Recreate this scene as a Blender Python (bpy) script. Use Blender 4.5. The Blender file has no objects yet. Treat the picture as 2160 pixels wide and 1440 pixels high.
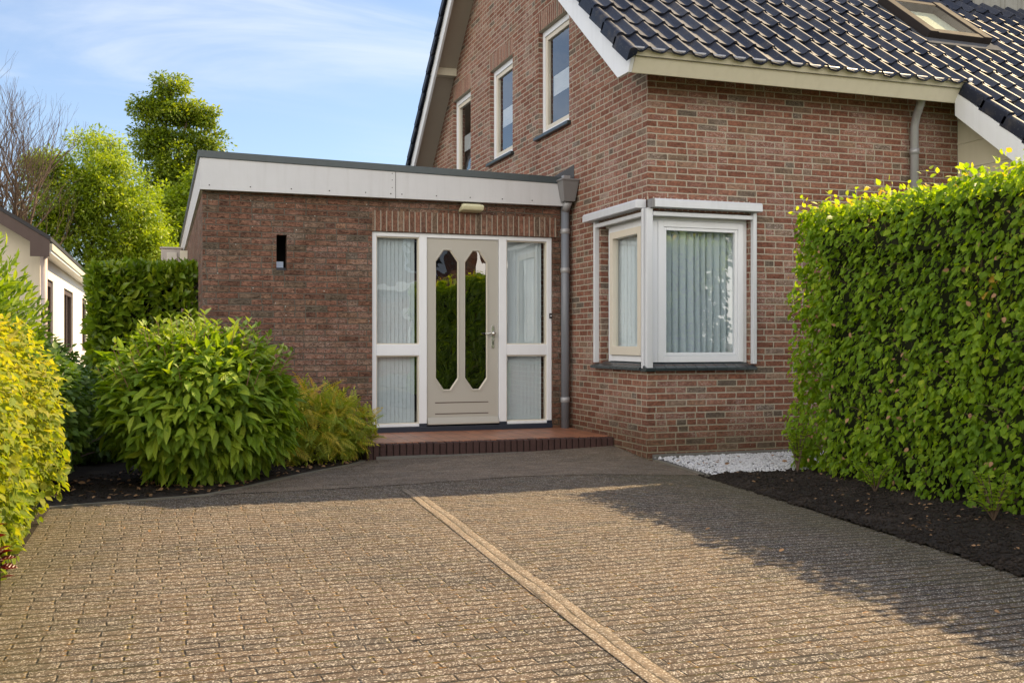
import bpy, bmesh, math, random
import numpy as np
from mathutils import Vector, Matrix
rng = np.random.default_rng(7); random.seed(7)
S = bpy.context.scene
col = S.collection
R_ = math.radians

# ---------------------------------------------------------------- camera, sky, sun, exposure
cam = bpy.data.objects.new('camera', bpy.data.cameras.new('camera')); col.objects.link(cam)
cam.location = (-4.419, -8.810, 1.127)
cam.rotation_euler = (R_(90), 0, R_(-19.06))
cam.data.lens = 35.83; cam.data.sensor_width = 36; cam.data.clip_end = 3000; cam.data.clip_start = .05
S.camera = cam
S.view_settings.view_transform = 'Standard'; S.view_settings.look = 'None'
S.view_settings.exposure = 1.06; S.view_settings.gamma = 1
SUN = Vector((1.045, .28, 1.0)).normalized()
el = math.asin(SUN.z); az = math.atan2(SUN.x, SUN.y)
sl = bpy.data.lights.new('sun', 'SUN'); sl.energy = 4.9; sl.angle = R_(.5); sl.color = (1, .76, .44)
so = bpy.data.objects.new('sun', sl); so.rotation_euler = SUN.to_track_quat('Z', 'Y').to_euler(); col.objects.link(so)

# ---------------------------------------------------------------- node helpers
class N:
    def __init__(s, mat):
        mat.use_nodes = True; s.t = mat.node_tree; s.t.nodes.clear()
    def n(s, typ, **kw):
        d = s.t.nodes.new(typ)
        for k, v in kw.items():
            if k.startswith('_'): setattr(d, k[1:], v)
        for k, v in kw.items():
            if k.startswith('_'): continue
            k = int(k[1:]) if k[0] == 'i' and k[1:].isdigit() else k.replace('__', ' ')
            sk = d.inputs[k]
            if isinstance(v, bpy.types.NodeSocket): s.t.links.new(v, sk)
            else: sk.default_value = v
        return d
    def m(s, op, a, b=0.0, c=0.0, clamp=False):
        d = s.t.nodes.new('ShaderNodeMath'); d.operation = op; d.use_clamp = clamp
        for i, v in enumerate((a, b, c)):
            if isinstance(v, bpy.types.NodeSocket): s.t.links.new(v, d.inputs[i])
            else: d.inputs[i].default_value = v
        return d.outputs[0]
    def mixc(s, f, a, b, mode='MIX'):
        d = s.t.nodes.new('ShaderNodeMix'); d.data_type = 'RGBA'; d.blend_type = mode; d.clamp_factor = True
        for i, v in ((0, f), (6, a), (7, b)):
            if isinstance(v, bpy.types.NodeSocket): s.t.links.new(v, d.inputs[i])
            else: d.inputs[i].default_value = v if i == 0 else (*v[:3], 1)
        return d.outputs[2]
    def ramp(s, f, stops, interp='LINEAR'):
        d = s.t.nodes.new('ShaderNodeValToRGB'); d.color_ramp.interpolation = interp
        e = d.color_ramp.elements
        while len(e) < len(stops): e.new(.5)
        for i, (p, c) in enumerate(stops):
            e[i].position = p; e[i].color = (*c, 1) if len(c) == 3 else c
        s.t.links.new(f, d.inputs[0]); return d.outputs[0]
    def noise(s, vec, scale, detail=3, rough=.55, dist=0.0, out=0):
        return s.n('ShaderNodeTexNoise', Vector=vec, Scale=scale, Detail=detail, Roughness=rough, Distortion=dist).outputs[out]
    def sep(s, v): return s.n('ShaderNodeSeparateXYZ', Vector=v).outputs
    def comb(s, x, y, z=0.0): return s.n('ShaderNodeCombineXYZ', X=x, Y=y, Z=z).outputs[0]
    def smooth(s, v, a, b):
        return s.n('ShaderNodeMapRange', _interpolation_type='SMOOTHSTEP', Value=v, From__Min=a, From__Max=b).outputs[0]
    def bump(s, h, dist, strength=1.0, normal=None):
        kw = dict(Height=h, Distance=dist, Strength=strength)
        if normal is not None: kw['Normal'] = normal
        return s.n('ShaderNodeBump', **kw).outputs[0]
    def bsdf(s, color, rough=.6, normal=None, **kw):
        k = dict(Base__Color=color if isinstance(color, bpy.types.NodeSocket) else (*color, 1), Roughness=rough)
        if normal is not None: k['Normal'] = normal
        k.update(kw)
        return s.n('ShaderNodeBsdfPrincipled', **k).outputs[0]
    def out(s, sh): s.n('ShaderNodeOutputMaterial', Surface=sh)
def mat(name):
    m = bpy.data.materials.new(name); return m, N(m)

# world: physical sky plus thin high cloud
w = bpy.data.worlds.new('World'); S.world = w; n = N(w)
sky = n.n('ShaderNodeTexSky', _sky_type='NISHITA', _sun_disc=False, _sun_elevation=el, _sun_rotation=az, _dust_density=.6, _ozone_density=1.2, _altitude=10).outputs[0]
gen = n.n('ShaderNodeTexCoord').outputs['Generated']
g = n.sep(gen)
zz = n.m('MAXIMUM', g[2], .03)
cv = n.comb(n.m('DIVIDE', g[0], n.m('ADD', zz, .25)), n.m('DIVIDE', g[1], n.m('ADD', zz, .25)), n.m('MULTIPLY', g[2], 2.0))
mp = n.n('ShaderNodeMapping', Vector=cv); mp.inputs['Scale'].default_value = (.55, 1.9, 1); mp.inputs['Location'].default_value = (2.35, 1.1, 0); mp.inputs['Rotation'].default_value = (0, 0, R_(12))
c1 = n.noise(mp.outputs[0], 1.5, 7, .58, .5)
c2 = n.noise(cv, .9, 2)
cl = n.m('MULTIPLY', n.smooth(c1, .44, .72), n.smooth(c2, .36, .58))
cl = n.m('ADD', n.m('MULTIPLY', cl, .75), .16)
skc = n.mixc(cl, sky, (5.6, 5.7, 5.9))
# a bank of bright cloud is added out of view, low to south and west, to light the shaded walls, the north stays clear blue
fill_bank = n.m('MULTIPLY', n.smooth(n.m('ADD', n.m('MULTIPLY', g[1], -.80), n.m('MULTIPLY', g[0], -.60)), -.15, .55), n.smooth(n.m('ABSOLUTE', n.m('SUBTRACT', g[2], .28)), .62, .10))
fill_bank = n.m('MULTIPLY', fill_bank, n.m('ADD', .55, n.m('MULTIPLY', n.smooth(n.noise(gen, 2.6, 6, .6), .35, .65), .6)))
skc = n.mixc(1.0, skc, n.mixc(n.smooth(g[1], .1, .8), (1, 1, 1), (.66, .71, .78)), 'MULTIPLY')
skc = n.mixc(fill_bank, skc, (13.2, 12.0, 10.7))
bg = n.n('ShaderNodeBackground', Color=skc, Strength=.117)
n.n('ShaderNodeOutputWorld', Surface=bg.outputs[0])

# ---------------------------------------------------------------- materials
def brick(name, pal, mortar, L=.22, H=.0625, mj=.011, swap=False, ox=0.0, oz=0.0, bump=.006, dirt=0.0, effl=0.3, hdr=.2, plane='wall', creases=.5, mortar2=None):
    m, n = mat(name)
    P = n.n('ShaderNodeTexCoord').outputs['Object']; p = n.sep(P)
    if plane == 'wall':
        nn = n.sep(n.n('ShaderNodeNewGeometry').outputs['True Normal'])
        isx = n.m('GREATER_THAN', n.m('ABSOLUTE', nn[0]), .5)
        u = n.m('ADD', n.m('MULTIPLY', p[0], n.m('SUBTRACT', 1.0, isx)), n.m('MULTIPLY', n.m('SUBTRACT', 0.0, p[1]), isx))
        v = p[2]
    else: u, v = p[0], p[1]
    if swap: u, v = v, u
    d1 = n.noise(P, 9, 4, .6, 0, 1); ds = n.sep(d1)
    u = n.m('ADD', n.m('ADD', u, ox), n.m('MULTIPLY', n.m('SUBTRACT', ds[0], .5), .012))
    v = n.m('ADD', n.m('ADD', v, oz), n.m('MULTIPLY', n.m('SUBTRACT', ds[1], .5), .007))
    vr = n.m('DIVIDE', v, H); row = n.m('FLOOR', vr); fv = n.m('FRACT', vr)
    par = n.m('MULTIPLY', n.m('MODULO', n.m('ABSOLUTE', row), 2.0), .5) if not swap else 0.0
    wr = n.n('ShaderNodeTexWhiteNoise', _noise_dimensions='1D', W=row).outputs[0]
    uu = n.m('ADD', n.m('DIVIDE', u, L), n.m('ADD', par, n.m('MULTIPLY', wr, 0.0 if swap else .16)))
    cI = n.m('FLOOR', uu); fu = n.m('FRACT', uu)
    r0 = n.n('ShaderNodeTexWhiteNoise', _noise_dimensions='2D', Vector=n.comb(n.m('ADD', cI, .5), n.m('ADD', row, .5))).outputs[0]
    half = n.m('LESS_THAN', r0, hdr)
    f2 = n.m('FRACT', n.m('MULTIPLY', fu, 2.0)); s2 = n.m('GREATER_THAN', fu, .5)
    inv = n.m('SUBTRACT', 1.0, half)
    fuu = n.m('ADD', n.m('MULTIPLY', f2, half), n.m('MULTIPLY', fu, inv))
    ln = n.m('MULTIPLY', n.m('SUBTRACT', 1.0, n.m('MULTIPLY', half, .5)), L)
    idx = n.m('ADD', cI, n.m('MULTIPLY', n.m('MULTIPLY', s2, half), .37))
    wn = n.n('ShaderNodeTexWhiteNoise', _noise_dimensions='2D', Vector=n.comb(n.m('ADD', idx, .21), n.m('ADD', row, .77)))
    r1 = wn.outputs[0]; rc = n.sep(wn.outputs[1])
    du = n.m('MULTIPLY', n.m('MINIMUM', fuu, n.m('SUBTRACT', 1.0, fuu)), ln)
    dv = n.m('MULTIPLY', n.m('MINIMUM', fv, n.m('SUBTRACT', 1.0, fv)), H)
    d = n.m('MINIMUM', du, dv)
    e1 = n.noise(P, 70, 3); d = n.m('ADD', d, n.m('MULTIPLY', n.m('SUBTRACT', e1, .5), .010))
    mask = n.smooth(d, mj*.5-.0022, mj*.5+.0025)
    colr = n.ramp(r1, pal)
    # creases of hand moulded bricks: stretched noise
    sv = n.comb(n.m('MULTIPLY', u, 20), n.m('MULTIPLY', v, 60), n.m('MULTIPLY', r1, 40))
    cr = n.noise(sv, 1.0, 4, .62, 1.6)
    crm = n.smooth(cr, .36, .56)
    colr = n.mixc(n.m('MULTIPLY', n.m('SUBTRACT', 1.0, crm), creases), colr, n.mixc(1.0, colr, (.25, .21, .20), 'MULTIPLY'))
    mid_ = n.noise(P, 28, 4, .65)
    colr = n.mixc(n.smooth(mid_, .35, .7), n.mixc(1.0, colr, (.78, .76, .76), 'MULTIPLY'), n.mixc(1.0, colr, (1.22, 1.22, 1.2), 'MULTIPLY'))
    fine = n.noise(P, 210, 3, .6)
    colr = n.mixc(n.m('MULTIPLY', n.smooth(fine, .3, .75), .35), colr, n.mixc(1.0, colr, (1.5, 1.45, 1.4), 'MULTIPLY'))
    if effl:
        big = n.noise(P, 1.7, 3, .6); sm = n.noise(sv, 1.7, 4, .6, 2.0)
        ef = n.m('MULTIPLY', n.smooth(n.m('ADD', big, n.m('MULTIPLY', rc[1], .22)), .60, .74), n.smooth(sm, .48, .66))
        colr = n.mixc(n.m('MULTIPLY', ef, effl), colr, (.55, .44, .40))
    mc = n.mixc(n.noise(P, 3.5, 4), mortar, mortar2 or tuple(x*.72 for x in mortar))
    mc = n.mixc(n.m('MULTIPLY', fine, .5), mc, n.mixc(1.0, mc, (.6, .6, .6), 'MULTIPLY'))
    c = n.mixc(mask, mc, colr)
    if dirt:
        dn = n.noise(P, 2.2, 5, .62)
        low = n.m('SUBTRACT', 1.0, n.smooth(n.m('ADD', p[2], n.m('MULTIPLY', dn, -.35)), -.1, .46))
        dd = n.m('MAXIMUM', n.m('MULTIPLY', n.smooth(dn, .45, .72), dirt*.5), n.m('MULTIPLY', low, .75))
        c = n.mixc(dd, c, n.mixc(1.0, c, (.40, .37, .27), 'MULTIPLY'))
        sp = n.n('ShaderNodeTexVoronoi', Vector=P, Scale=9.0, Randomness=1.0).outputs[0]
        c = n.mixc(n.m('MULTIPLY', n.m('LESS_THAN', n.m('ADD', sp, n.m('MULTIPLY', e1, .05)), .085), dirt*.8), c, (.42, .42, .38))
    h = n.m('ADD', n.m('MULTIPLY', mask, 1.0), n.m('ADD', n.m('MULTIPLY', n.m('MULTIPLY', crm, mask), .45), n.m('MULTIPLY', fine, .12)))
    h = n.m('ADD', h, n.m('MULTIPLY', rc[2], .3))
    n.out(n.bsdf(c, .88, n.bump(h, bump, .9), Specular__IOR__Level=.3)); return m
HP = [(0, (0.188, 0.081, 0.055)), (.22, (0.257, 0.115, 0.076)), (.42, (0.222, 0.105, 0.078)), (.6, (0.308, 0.154, 0.106)), (.74, (0.245, 0.124, 0.094)), (.86, (0.296, 0.176, 0.122)), (.93, (0.194, 0.140, 0.101)), (.975, (0.137, 0.113, 0.092)), (1, (0.342, 0.237, 0.178))]
AP = [(0, (0.138, 0.074, 0.052)), (.25, (0.193, 0.101, 0.069)), (.5, (0.220, 0.112, 0.078)), (.72, (0.226, 0.137, 0.099)), (.86, (0.182, 0.121, 0.086)), (.93, (0.121, 0.099, 0.074)), (1, (0.259, 0.151, 0.101))]
M = {}
M['house_brick'] = brick('house_brick', HP, (.50, .45, .36), dirt=.4, effl=.85, mj=.0125, mortar2=(.40, .355, .28))
M['house_soldier'] = brick('house_soldier_brick', HP, (.58, .52, .42), swap=True, hdr=0, effl=.2, L=.26, ox=.028, mj=.013)
M['annex_brick'] = brick('annex_brick', AP, (.17, .15, .12), dirt=1.0, effl=.5, creases=.95, mj=.010, mortar2=(.09, .08, .065))
M['annex_soldier'] = brick('annex_soldier_brick', AP, (.42, .37, .30), swap=True, hdr=0, effl=.15, L=.26, ox=.045, creases=.6, mj=.012)
M['edge_brick'] = brick('porch_edge_brick', [(0, (.05, .022, .018)), (.5, (.085, .032, .024)), (1, (.06, .035, .03))], (.02, .018, .016), swap=True, hdr=0, L=.3, H=.068, effl=0, creases=.6)
M['far_brick'] = brick('neighbour_brick', HP, (.3, .26, .22), effl=.2)

def paver(name, pal, joint, L=.21, H=.075, mj=.008, speck=.6, moss=.6, darkp=.35, bump=.012):
    m, n = mat(name)
    P = n.n('ShaderNodeTexCoord').outputs['Object']; p = n.sep(P)
    ds = n.sep(n.noise(P, 1.3, 2, .5, 0, 1)); dt = n.sep(n.noise(P, 16, 3, .6, 0, 1))
    u = n.m('ADD', p[0], n.m('MULTIPLY', n.m('SUBTRACT', ds[0], .5), .06))
    v = n.m('ADD', n.m('ADD', p[1], n.m('MULTIPLY', n.m('SUBTRACT', ds[1], .5), .05)), n.m('MULTIPLY', n.m('SUBTRACT', dt[1], .5), .008))
    vr = n.m('DIVIDE', v, H); row = n.m('FLOOR', vr); fv = n.m('FRACT', vr)
    wr = n.n('ShaderNodeTexWhiteNoise', _noise_dimensions='1D', W=row).outputs[0]
    uu = n.m('ADD', n.m('DIVIDE', u, L), n.m('ADD', n.m('MULTIPLY', n.m('MODULO', n.m('ABSOLUTE', row), 2.0), .5), n.m('MULTIPLY', wr, .12)))
    cI = n.m('FLOOR', uu); fu = n.m('FRACT', uu)
    wn = n.n('ShaderNodeTexWhiteNoise', _noise_dimensions='2D', Vector=n.comb(n.m('ADD', cI, .5), n.m('ADD', row, .5)))
    rc = n.sep(wn.outputs[1])
    # tiny tilt of each stone
    tilt = n.m('ADD', n.m('MULTIPLY', n.m('SUBTRACT', fv, .5), n.m('SUBTRACT', rc[0], .5)), n.m('MULTIPLY', n.m('SUBTRACT', fu, .5), n.m('SUBTRACT', rc[1], .5)))
    du = n.m('MULTIPLY', n.m('MINIMUM', fu, n.m('SUBTRACT', 1.0, fu)), L)
    dv = n.m('MULTIPLY', n.m('MINIMUM', fv, n.m('SUBTRACT', 1.0, fv)), H)
    e = n.noise(P, 90, 3); en = n.m('MULTIPLY', n.m('SUBTRACT', e, .5), .010)
    jh = n.m('MULTIPLY', n.m('SUBTRACT', n.noise(P, 6, 4, .65), .42), .016)
    hj = n.smooth(n.m('ADD', n.m('SUBTRACT', dv, jh), n.m('MULTIPLY', en, 1.3)), mj*.5-.0035, mj*.5+.0035)  # row joints coloured wider to paint in the shade of their chamfers
    vj = n.smooth(n.m('ADD', n.m('ADD', du, n.m('MULTIPLY', n.smooth(n.noise(P, 7, 3, .6), .35, .6), .004)), en), mj*.22-.002, mj*.22+.002)
    mask = n.m('MULTIPLY', hj, vj)
    cham = n.m('MULTIPLY', n.smooth(dv, 0.0, .020), n.smooth(du, 0.0, .008))
    c = n.ramp(wn.outputs[0], pal)
    big = n.noise(P, .8, 5, .6); c = n.mixc(n.m('MULTIPLY', n.smooth(big, .42, .68), darkp), c, n.mixc(1.0, c, (.5, .5, .52), 'MULTIPLY'))
    vo = n.n('ShaderNodeTexVoronoi', Vector=P, Scale=175.0)
    sc = n.sep(vo.outputs[1])
    c = n.mixc(n.m('MULTIPLY', n.m('GREATER_THAN', sc[0], .83), speck), c, n.mixc(sc[1], (.34, .29, .23), (.66, .61, .54)))
    c = n.mixc(n.m('MULTIPLY', n.m('LESS_THAN', sc[0], .22), speck*.7), c, (.06, .05, .042))
    vo2 = n.n('ShaderNodeTexVoronoi', Vector=P, Scale=95.0); s2 = n.sep(vo2.outputs[1])
    c = n.mixc(n.m('MULTIPLY', n.m('GREATER_THAN', s2[0], .955), speck*.55), c, (.50, .44, .35))
    jn = n.noise(P, 14, 3)
    mossy = n.mixc(n.smooth(jn, .4, .65), (.10, .055, .012), (.075, .075, .018))
    junction = n.m('MULTIPLY', n.smooth(du, .022, .0), n.smooth(dv, .020, .004))
    mo = n.m('MULTIPLY', n.smooth(n.noise(P, 5, 3), .45, .62), moss)
    jc = n.mixc(mo, joint, mossy)
    c = n.mixc(mask, jc, c)
    c = n.mixc(n.m('MULTIPLY', n.m('MULTIPLY', junction, n.m('GREATER_THAN', rc[2], .62)), moss), c, n.mixc(rc[0], (.26, .12, .02), (.17, .15, .025)))
    # green film along the planted edges
    gf = n.m('MULTIPLY', n.smooth(n.m('ADD', n.m('ABSOLUTE', n.m('ADD', p[0], 2.75)), n.m('MULTIPLY', n.noise(P, 3, 4), 1.1)), 2.1, 3.1), moss)
    c = n.mixc(n.m('MULTIPLY', gf, .55), c, (.075, .07, .025))
    h = n.m('ADD', n.m('ADD', n.m('MULTIPLY', cham, .8), n.m('MULTIPLY', tilt, 1.6)), n.m('ADD', n.m('MULTIPLY', vo.outputs[0], -.35), n.m('MULTIPLY', e, .35)))
    n.out(n.bsdf(c, .85, n.bump(h, bump, 1.0), Specular__IOR__Level=.35)); return m
M['paver'] = paver('concrete_pavers', [(0, (.115, .082, .058)), (.4, (.150, .108, .076)), (.75, (.128, .097, .072)), (1, (.088, .072, .058))], (.026, .020, .014), H=.072, mj=.010, bump=.018, speck=.8, moss=.8, darkp=.6)
M['path'] = paver('path_pavers', [(0, (.22, .165, .122)), (.5, (.30, .225, .165)), (1, (.20, .155, .12))], (.03, .025, .02), L=.2, H=.055, speck=.55, moss=.25, darkp=.5, bump=.016, mj=.011)
M['strip'] = paver('strip_pavers', [(0, (.15, .110, .077)), (.5, (.185, .137, .095)), (1, (.135, .103, .074))], (.035, .027, .02), L=.21, H=.056, mj=.004, bump=.004, speck=.6, moss=.1, darkp=.1)

def plain(name, color, rough=.5, var=.12, scale=6, bump=0.0, bscale=60, streak=0.0, metallic=0.0, spec=.5, dcol=(.45, .42, .36)):
    m, n = mat(name); P = n.n('ShaderNodeTexCoord').outputs['Object']
    nz = n.noise(P, scale, 5, .6)
    c = n.mixc(n.m('MULTIPLY', nz, var), color, tuple(x*.45 for x in color))
    if streak:
        p = n.sep(P); sv = n.comb(n.m('MULTIPLY', p[0], 14), n.m('MULTIPLY', p[1], 14), n.m('MULTIPLY', p[2], .9))
        st = n.smooth(n.noise(sv, 1, 4, .6), .45, .75)
        c = n.mixc(n.m('MULTIPLY', st, streak), c, n.mixc(1.0, c, dcol, 'MULTIPLY'))
    nm = n.bump(n.noise(P, bscale, 4), bump) if bump else None
    rg = n.m('ADD', n.m('MULTIPLY', nz, .15), rough-.07)
    n.out(n.bsdf(c, rg, nm, Metallic=metallic, Specular__IOR__Level=spec)); return m
M['white'] = plain('white_paint', (.74, .775, .82), .4, .10, streak=.08, bump=.0004)
M['cream'] = plain('cream_paint', (.66, .63, .50), .45, .12, streak=.10, bump=.0004)
M['fascia'] = plain('weathered_fascia_board', (.57, .585, .61), .6, .25, 3, streak=.12, bump=.0008, bscale=30)
M['soffit'] = plain('soffit_paint', (.42, .38, .31), .6, .15)
M['trim'] = plain('dark_grey_roof_trim', (.055, .075, .085), .4, .3, streak=.2)
M['zinc'] = plain('zinc', (.38, .39, .41), .45, .45, 9, streak=.35, metallic=.25, bump=.0006, bscale=25)
M['greyplastic'] = plain('grey_painted_metal', (.20, .20, .205), .45, .2, streak=.2)
M['alu'] = plain('aluminium', (.60, .63, .67), .42, .1, streak=.12, metallic=.1)
M['door'] = plain('taupe_door_paint', (.41, .40, .36), .42, .08, bump=.0003, bscale=90)
M['bead'] = plain('cream_bead', (.62, .58, .49), .5, .1)
M['bluestone'] = plain('dark_blue_sill', (.018, .026, .045), .35, .3)
M['slate'] = plain('dark_glazed_sill_tiles', (.030, .042, .048), .3, .4, 14)
M['black'] = plain('black_plastic', (.012, .012, .014), .4, .1)
M['chrome'] = plain('brushed_steel', (.60, .61, .58), .25, .05, metallic=.9)
M['lampglass'] = plain('cream_lamp_cover', (.62, .60, .40), .35, .1)
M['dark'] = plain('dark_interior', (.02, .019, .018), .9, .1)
M['stucco'] = plain('white_stucco', (.80, .77, .70), .85, .08, 5, bump=.002, bscale=80, streak=.06)
M['brownwood'] = plain('dark_brown_board', (.085, .055, .045), .6, .3, streak=.2)
M['weathered'] = plain('weathered_grey_boards', (.30, .30, .27), .85, .6, 4, streak=.7, bump=.003, bscale=30)
M['lead'] = plain('lead_flashing', (.09, .095, .105), .9, .5, 8, spec=.05)
M['kerb'] = plain('mossy_concrete_kerb', (.19, .17, .13), .9, .8, 7, bump=.003)
M['bark'] = plain('bark', (.13, .095, .065), .9, .6, 12, bump=.008, bscale=40)
M['twig'] = plain('twigs', (.10, .065, .04), .85, .4, 20)
M['bluebag'] = plain('pale_blue_sheet', (.42, .52, .70), .6, .1)
M['stoneplinth'] = plain('concrete_plinth', (.16, .155, .14), .9, .5, 8, bump=.002)

def glass(name, tint=(1, 1, 1), ior=1.75, rough=0.0, bumpy=.0):
    m, n = mat(name)
    ge = n.n('ShaderNodeNewGeometry'); dp_ = n.n('ShaderNodeVectorMath', _operation='DOT_PRODUCT', i0=ge.outputs['Incoming'], i1=ge.outputs['Normal']).outputs['Value']
    F0 = ((ior-1)/(ior+1))**2; cs1 = n.m('SUBTRACT', 1.0, n.m('ABSOLUTE', dp_), clamp=True)
    fr = n.m('ADD', F0, n.m('MULTIPLY', 1-F0, n.m('POWER', cs1, 5.0)), clamp=True)      # same from both sides of the sheet
    P = n.n('ShaderNodeTexCoord').outputs['Object']
    kw = {}
    if bumpy: kw['Normal'] = n.bump(n.noise(P, 2.2, 2), bumpy)
    gl = n.n('ShaderNodeBsdfGlossy', Color=(1, 1, 1, 1), Roughness=rough, **kw).outputs[0]
    tr = n.n('ShaderNodeBsdfTransparent', Color=(*tint, 1)).outputs[0]
    mx = n.n('ShaderNodeMixShader', i0=fr, i1=tr, i2=gl)
    n.out(mx.outputs[0]); return m
M['glass'] = glass('window_glass', (.95, .98, .98), 2.35, 0, .002)
M['doorglass'] = glass('dark_door_glass', (.35, .38, .38), 2.5, 0, .003)
M['roofglass'] = glass('roof_window_glass', (.85, .88, .85), 2.0, .12)

def fabric(name, c, trans=.3):
    m, n = mat(name); P = n.n('ShaderNodeTexCoord').outputs['Object']
    nz = n.noise(P, 4, 3); cc = n.mixc(n.m('MULTIPLY', nz, .25), c, tuple(x*.6 for x in c))
    b = n.bsdf(cc, .9); t = n.n('ShaderNodeBsdfTranslucent', Color=cc).outputs[0]
    n.out(n.n('ShaderNodeMixShader', i0=trans, i1=b, i2=t).outputs[0]); return m
M['blind'] = fabric('blue_grey_blind_fabric', (.56, .64, .69), .05)
M['curtain'] = fabric('pale_blue_curtain', (.58, .665, .72), .08)
M['whitecurtain'] = fabric('white_pleated_blind', (.58, .60, .62), .1)

def rooftile():
    m, n = mat('black_glazed_roof_tile'); P = n.n('ShaderNodeTexCoord').outputs['Object']
    at = n.n('ShaderNodeAttribute', _attribute_name='rnd').outputs['Fac']
    c = n.mixc(at, (.012, .016, .030), (.038, .043, .060))
    dn = n.smooth(n.noise(P, 6, 5, .65), .5, .8)
    c = n.mixc(n.m('MULTIPLY', dn, .5), c, (.12, .105, .085))
    fl = n.n('ShaderNodeTexVoronoi', Vector=P, Scale=38.0).outputs[0]
    c = n.mixc(n.m('MULTIPLY', n.m('LESS_THAN', fl, .10), .5), c, (.35, .35, .30))
    rg = n.m('ADD', .42, n.m('MULTIPLY', n.noise(P, 11, 4), .2))
    n.out(n.bsdf(c, rg, n.bump(n.noise(P, 30, 4), .0012), Specular__IOR__Level=.28)); return m
M['tile'] = rooftile()

def porchtile():
    m, n = mat('terracotta_tiles'); P = n.n('ShaderNodeTexCoord').outputs['Object']; p = n.sep(P)
    T = .128
    a = n.m('DIVIDE', n.m('ADD', p[0], .02), T*1.25); b = n.m('DIVIDE', p[1], T)
    wn = n.n('ShaderNodeTexWhiteNoise', _noise_dimensions='2D', Vector=n.comb(n.m('ADD', n.m('FLOOR', a), .5), n.m('ADD', n.m('FLOOR', b), .5))).outputs[0]
    fa = n.m('FRACT', a); fb = n.m('FRACT', b)
    d = n.m('MINIMUM', n.m('MINIMUM', fa, n.m('SUBTRACT', 1.0, fa)), n.m('MINIMUM', fb, n.m('SUBTRACT', 1.0, fb)))
    mk = n.smooth(d, .015, .04)
    c = n.ramp(wn, [(0, (.34, .14, .075)), (.5, (.45, .19, .10)), (1, (.30, .14, .085))])
    c = n.mixc(n.m('MULTIPLY', n.noise(P, 5, 5), .7), c, n.mixc(1.0, c, (.65, .6, .6), 'MULTIPLY'))
    c = n.mixc(mk, (.07, .045, .035), c)
    n.out(n.bsdf(c, .42, n.bump(mk, .002))); return m
M['porchtile'] = porchtile()

def soilmat(name, a, b, sc=60):
    m, n = mat(name); P = n.n('ShaderNodeTexCoord').outputs['Object']
    nz = n.noise(P, sc, 6, .7); c = n.mixc(nz, a, b)
    c = n.mixc(n.m('MULTIPLY', n.smooth(n.noise(P, 3, 4), .5, .7), .4), c, tuple(x*1.6 for x in b))
    n.out(n.bsdf(c, .95, n.bump(nz, .02), Specular__IOR__Level=.2)); return m
M['soil'] = soilmat('dark_soil', (.010, .009, .008), (.055, .043, .034))
M['ground'] = soilmat('ground_soil', (.05, .045, .03), (.10, .09, .05), 20)
M['asphalt'] = soilmat('asphalt', (.045, .045, .045), (.07, .07, .068), 90)
M['gravelbase'] = plain('gravel_base', (.13, .13, .14), .9, .5, 60)
M['pebble'] = plain('white_gravel', (.62, .63, .66), .7, .4, 40)
M['litter'] = plain('dry_leaves', (.30, .17, .08), .8, .7, 30)
M['litterp'] = plain('pale_dry_leaves', (.42, .33, .22), .8, .6, 30)

def leafmat(name, stops, trans=.35, rough=.42, veins=0, tcol=(1.25, 1.35, .35), spec=.45):
    m, n = mat(name)
    at = n.n('ShaderNodeAttribute', _attribute_name='rnd').outputs['Fac']
    c = n.ramp(at, stops)
    kw = {}; nm = None
    uv = n.n('ShaderNodeTexCoord').outputs['UV']; q = n.sep(uv)
    if veins:
        vv = n.m('ADD', n.m('MULTIPLY', q[1], veins), n.m('MULTIPLY', n.m('ABSOLUTE', n.m('SUBTRACT', q[0], .5)), -veins*.55))
        wv = n.m('SINE', n.m('MULTIPLY', vv, 6.283))
        nm = n.bump(wv, .0018, .8)
        c = n.mixc(n.m('MULTIPLY', n.smooth(wv, .3, 1.0), .22), c, n.mixc(1.0, c, (1.35, 1.3, 1.2), 'MULTIPLY'))
    mid = n.smooth(n.m('ABSOLUTE', n.m('SUBTRACT', q[0], .5)), .05, .0)
    c = n.mixc(n.m('MULTIPLY', mid, .35), c, n.mixc(1.0, c, (1.7, 1.6, 1.5), 'MULTIPLY'))
    b = n.bsdf(c, rough, nm, Specular__IOR__Level=spec)
    tc = n.mixc(1.0, c, tcol, 'MULTIPLY')
    tr = n.n('ShaderNodeBsdfTranslucent', Color=tc).outputs[0]
    n.out(n.n('ShaderNodeMixShader', i0=trans, i1=b, i2=tr).outputs[0]); return m
M['hornbeam'] = leafmat('hornbeam_leaf', [(0, (0.109, 0.206, 0.010)), (.45, (0.186, 0.306, 0.013)), (.8, (0.270, 0.388, 0.018)), (.95, (0.410, 0.463, 0.032)), (1, (0.487, 0.300, 0.040))], .48, .45, 7, (1.9, 1.75, .40))
M['yellowleaf'] = leafmat('golden_hornbeam_leaf', [(0, (0.110, 0.180, 0.015)), (.35, (0.220, 0.300, 0.022)), (.7, (0.396, 0.400, 0.040)), (.93, (0.550, 0.440, 0.070)), (1, (0.484, 0.250, 0.050))], .45, .45, 7, (1.5, 1.4, .4))
M['darkleaf'] = leafmat('dark_shrub_leaf', [(0, (0.055, 0.105, 0.015)), (.6, (0.094, 0.165, 0.022)), (1, (0.154, 0.220, 0.030))], .35, .45)
M['bushleaf'] = leafmat('long_bush_leaf', [(0, (0.113, 0.205, 0.013)), (.6, (0.187, 0.291, 0.018)), (1, (0.330, 0.423, 0.036))], .38, .5, 8, (1.7, 1.6, .35))
M['bushtip'] = leafmat('young_bush_leaf', [(0, (0.156, 0.230, 0.041)), (1, (0.288, 0.345, 0.072))], .3, .5)
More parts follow.
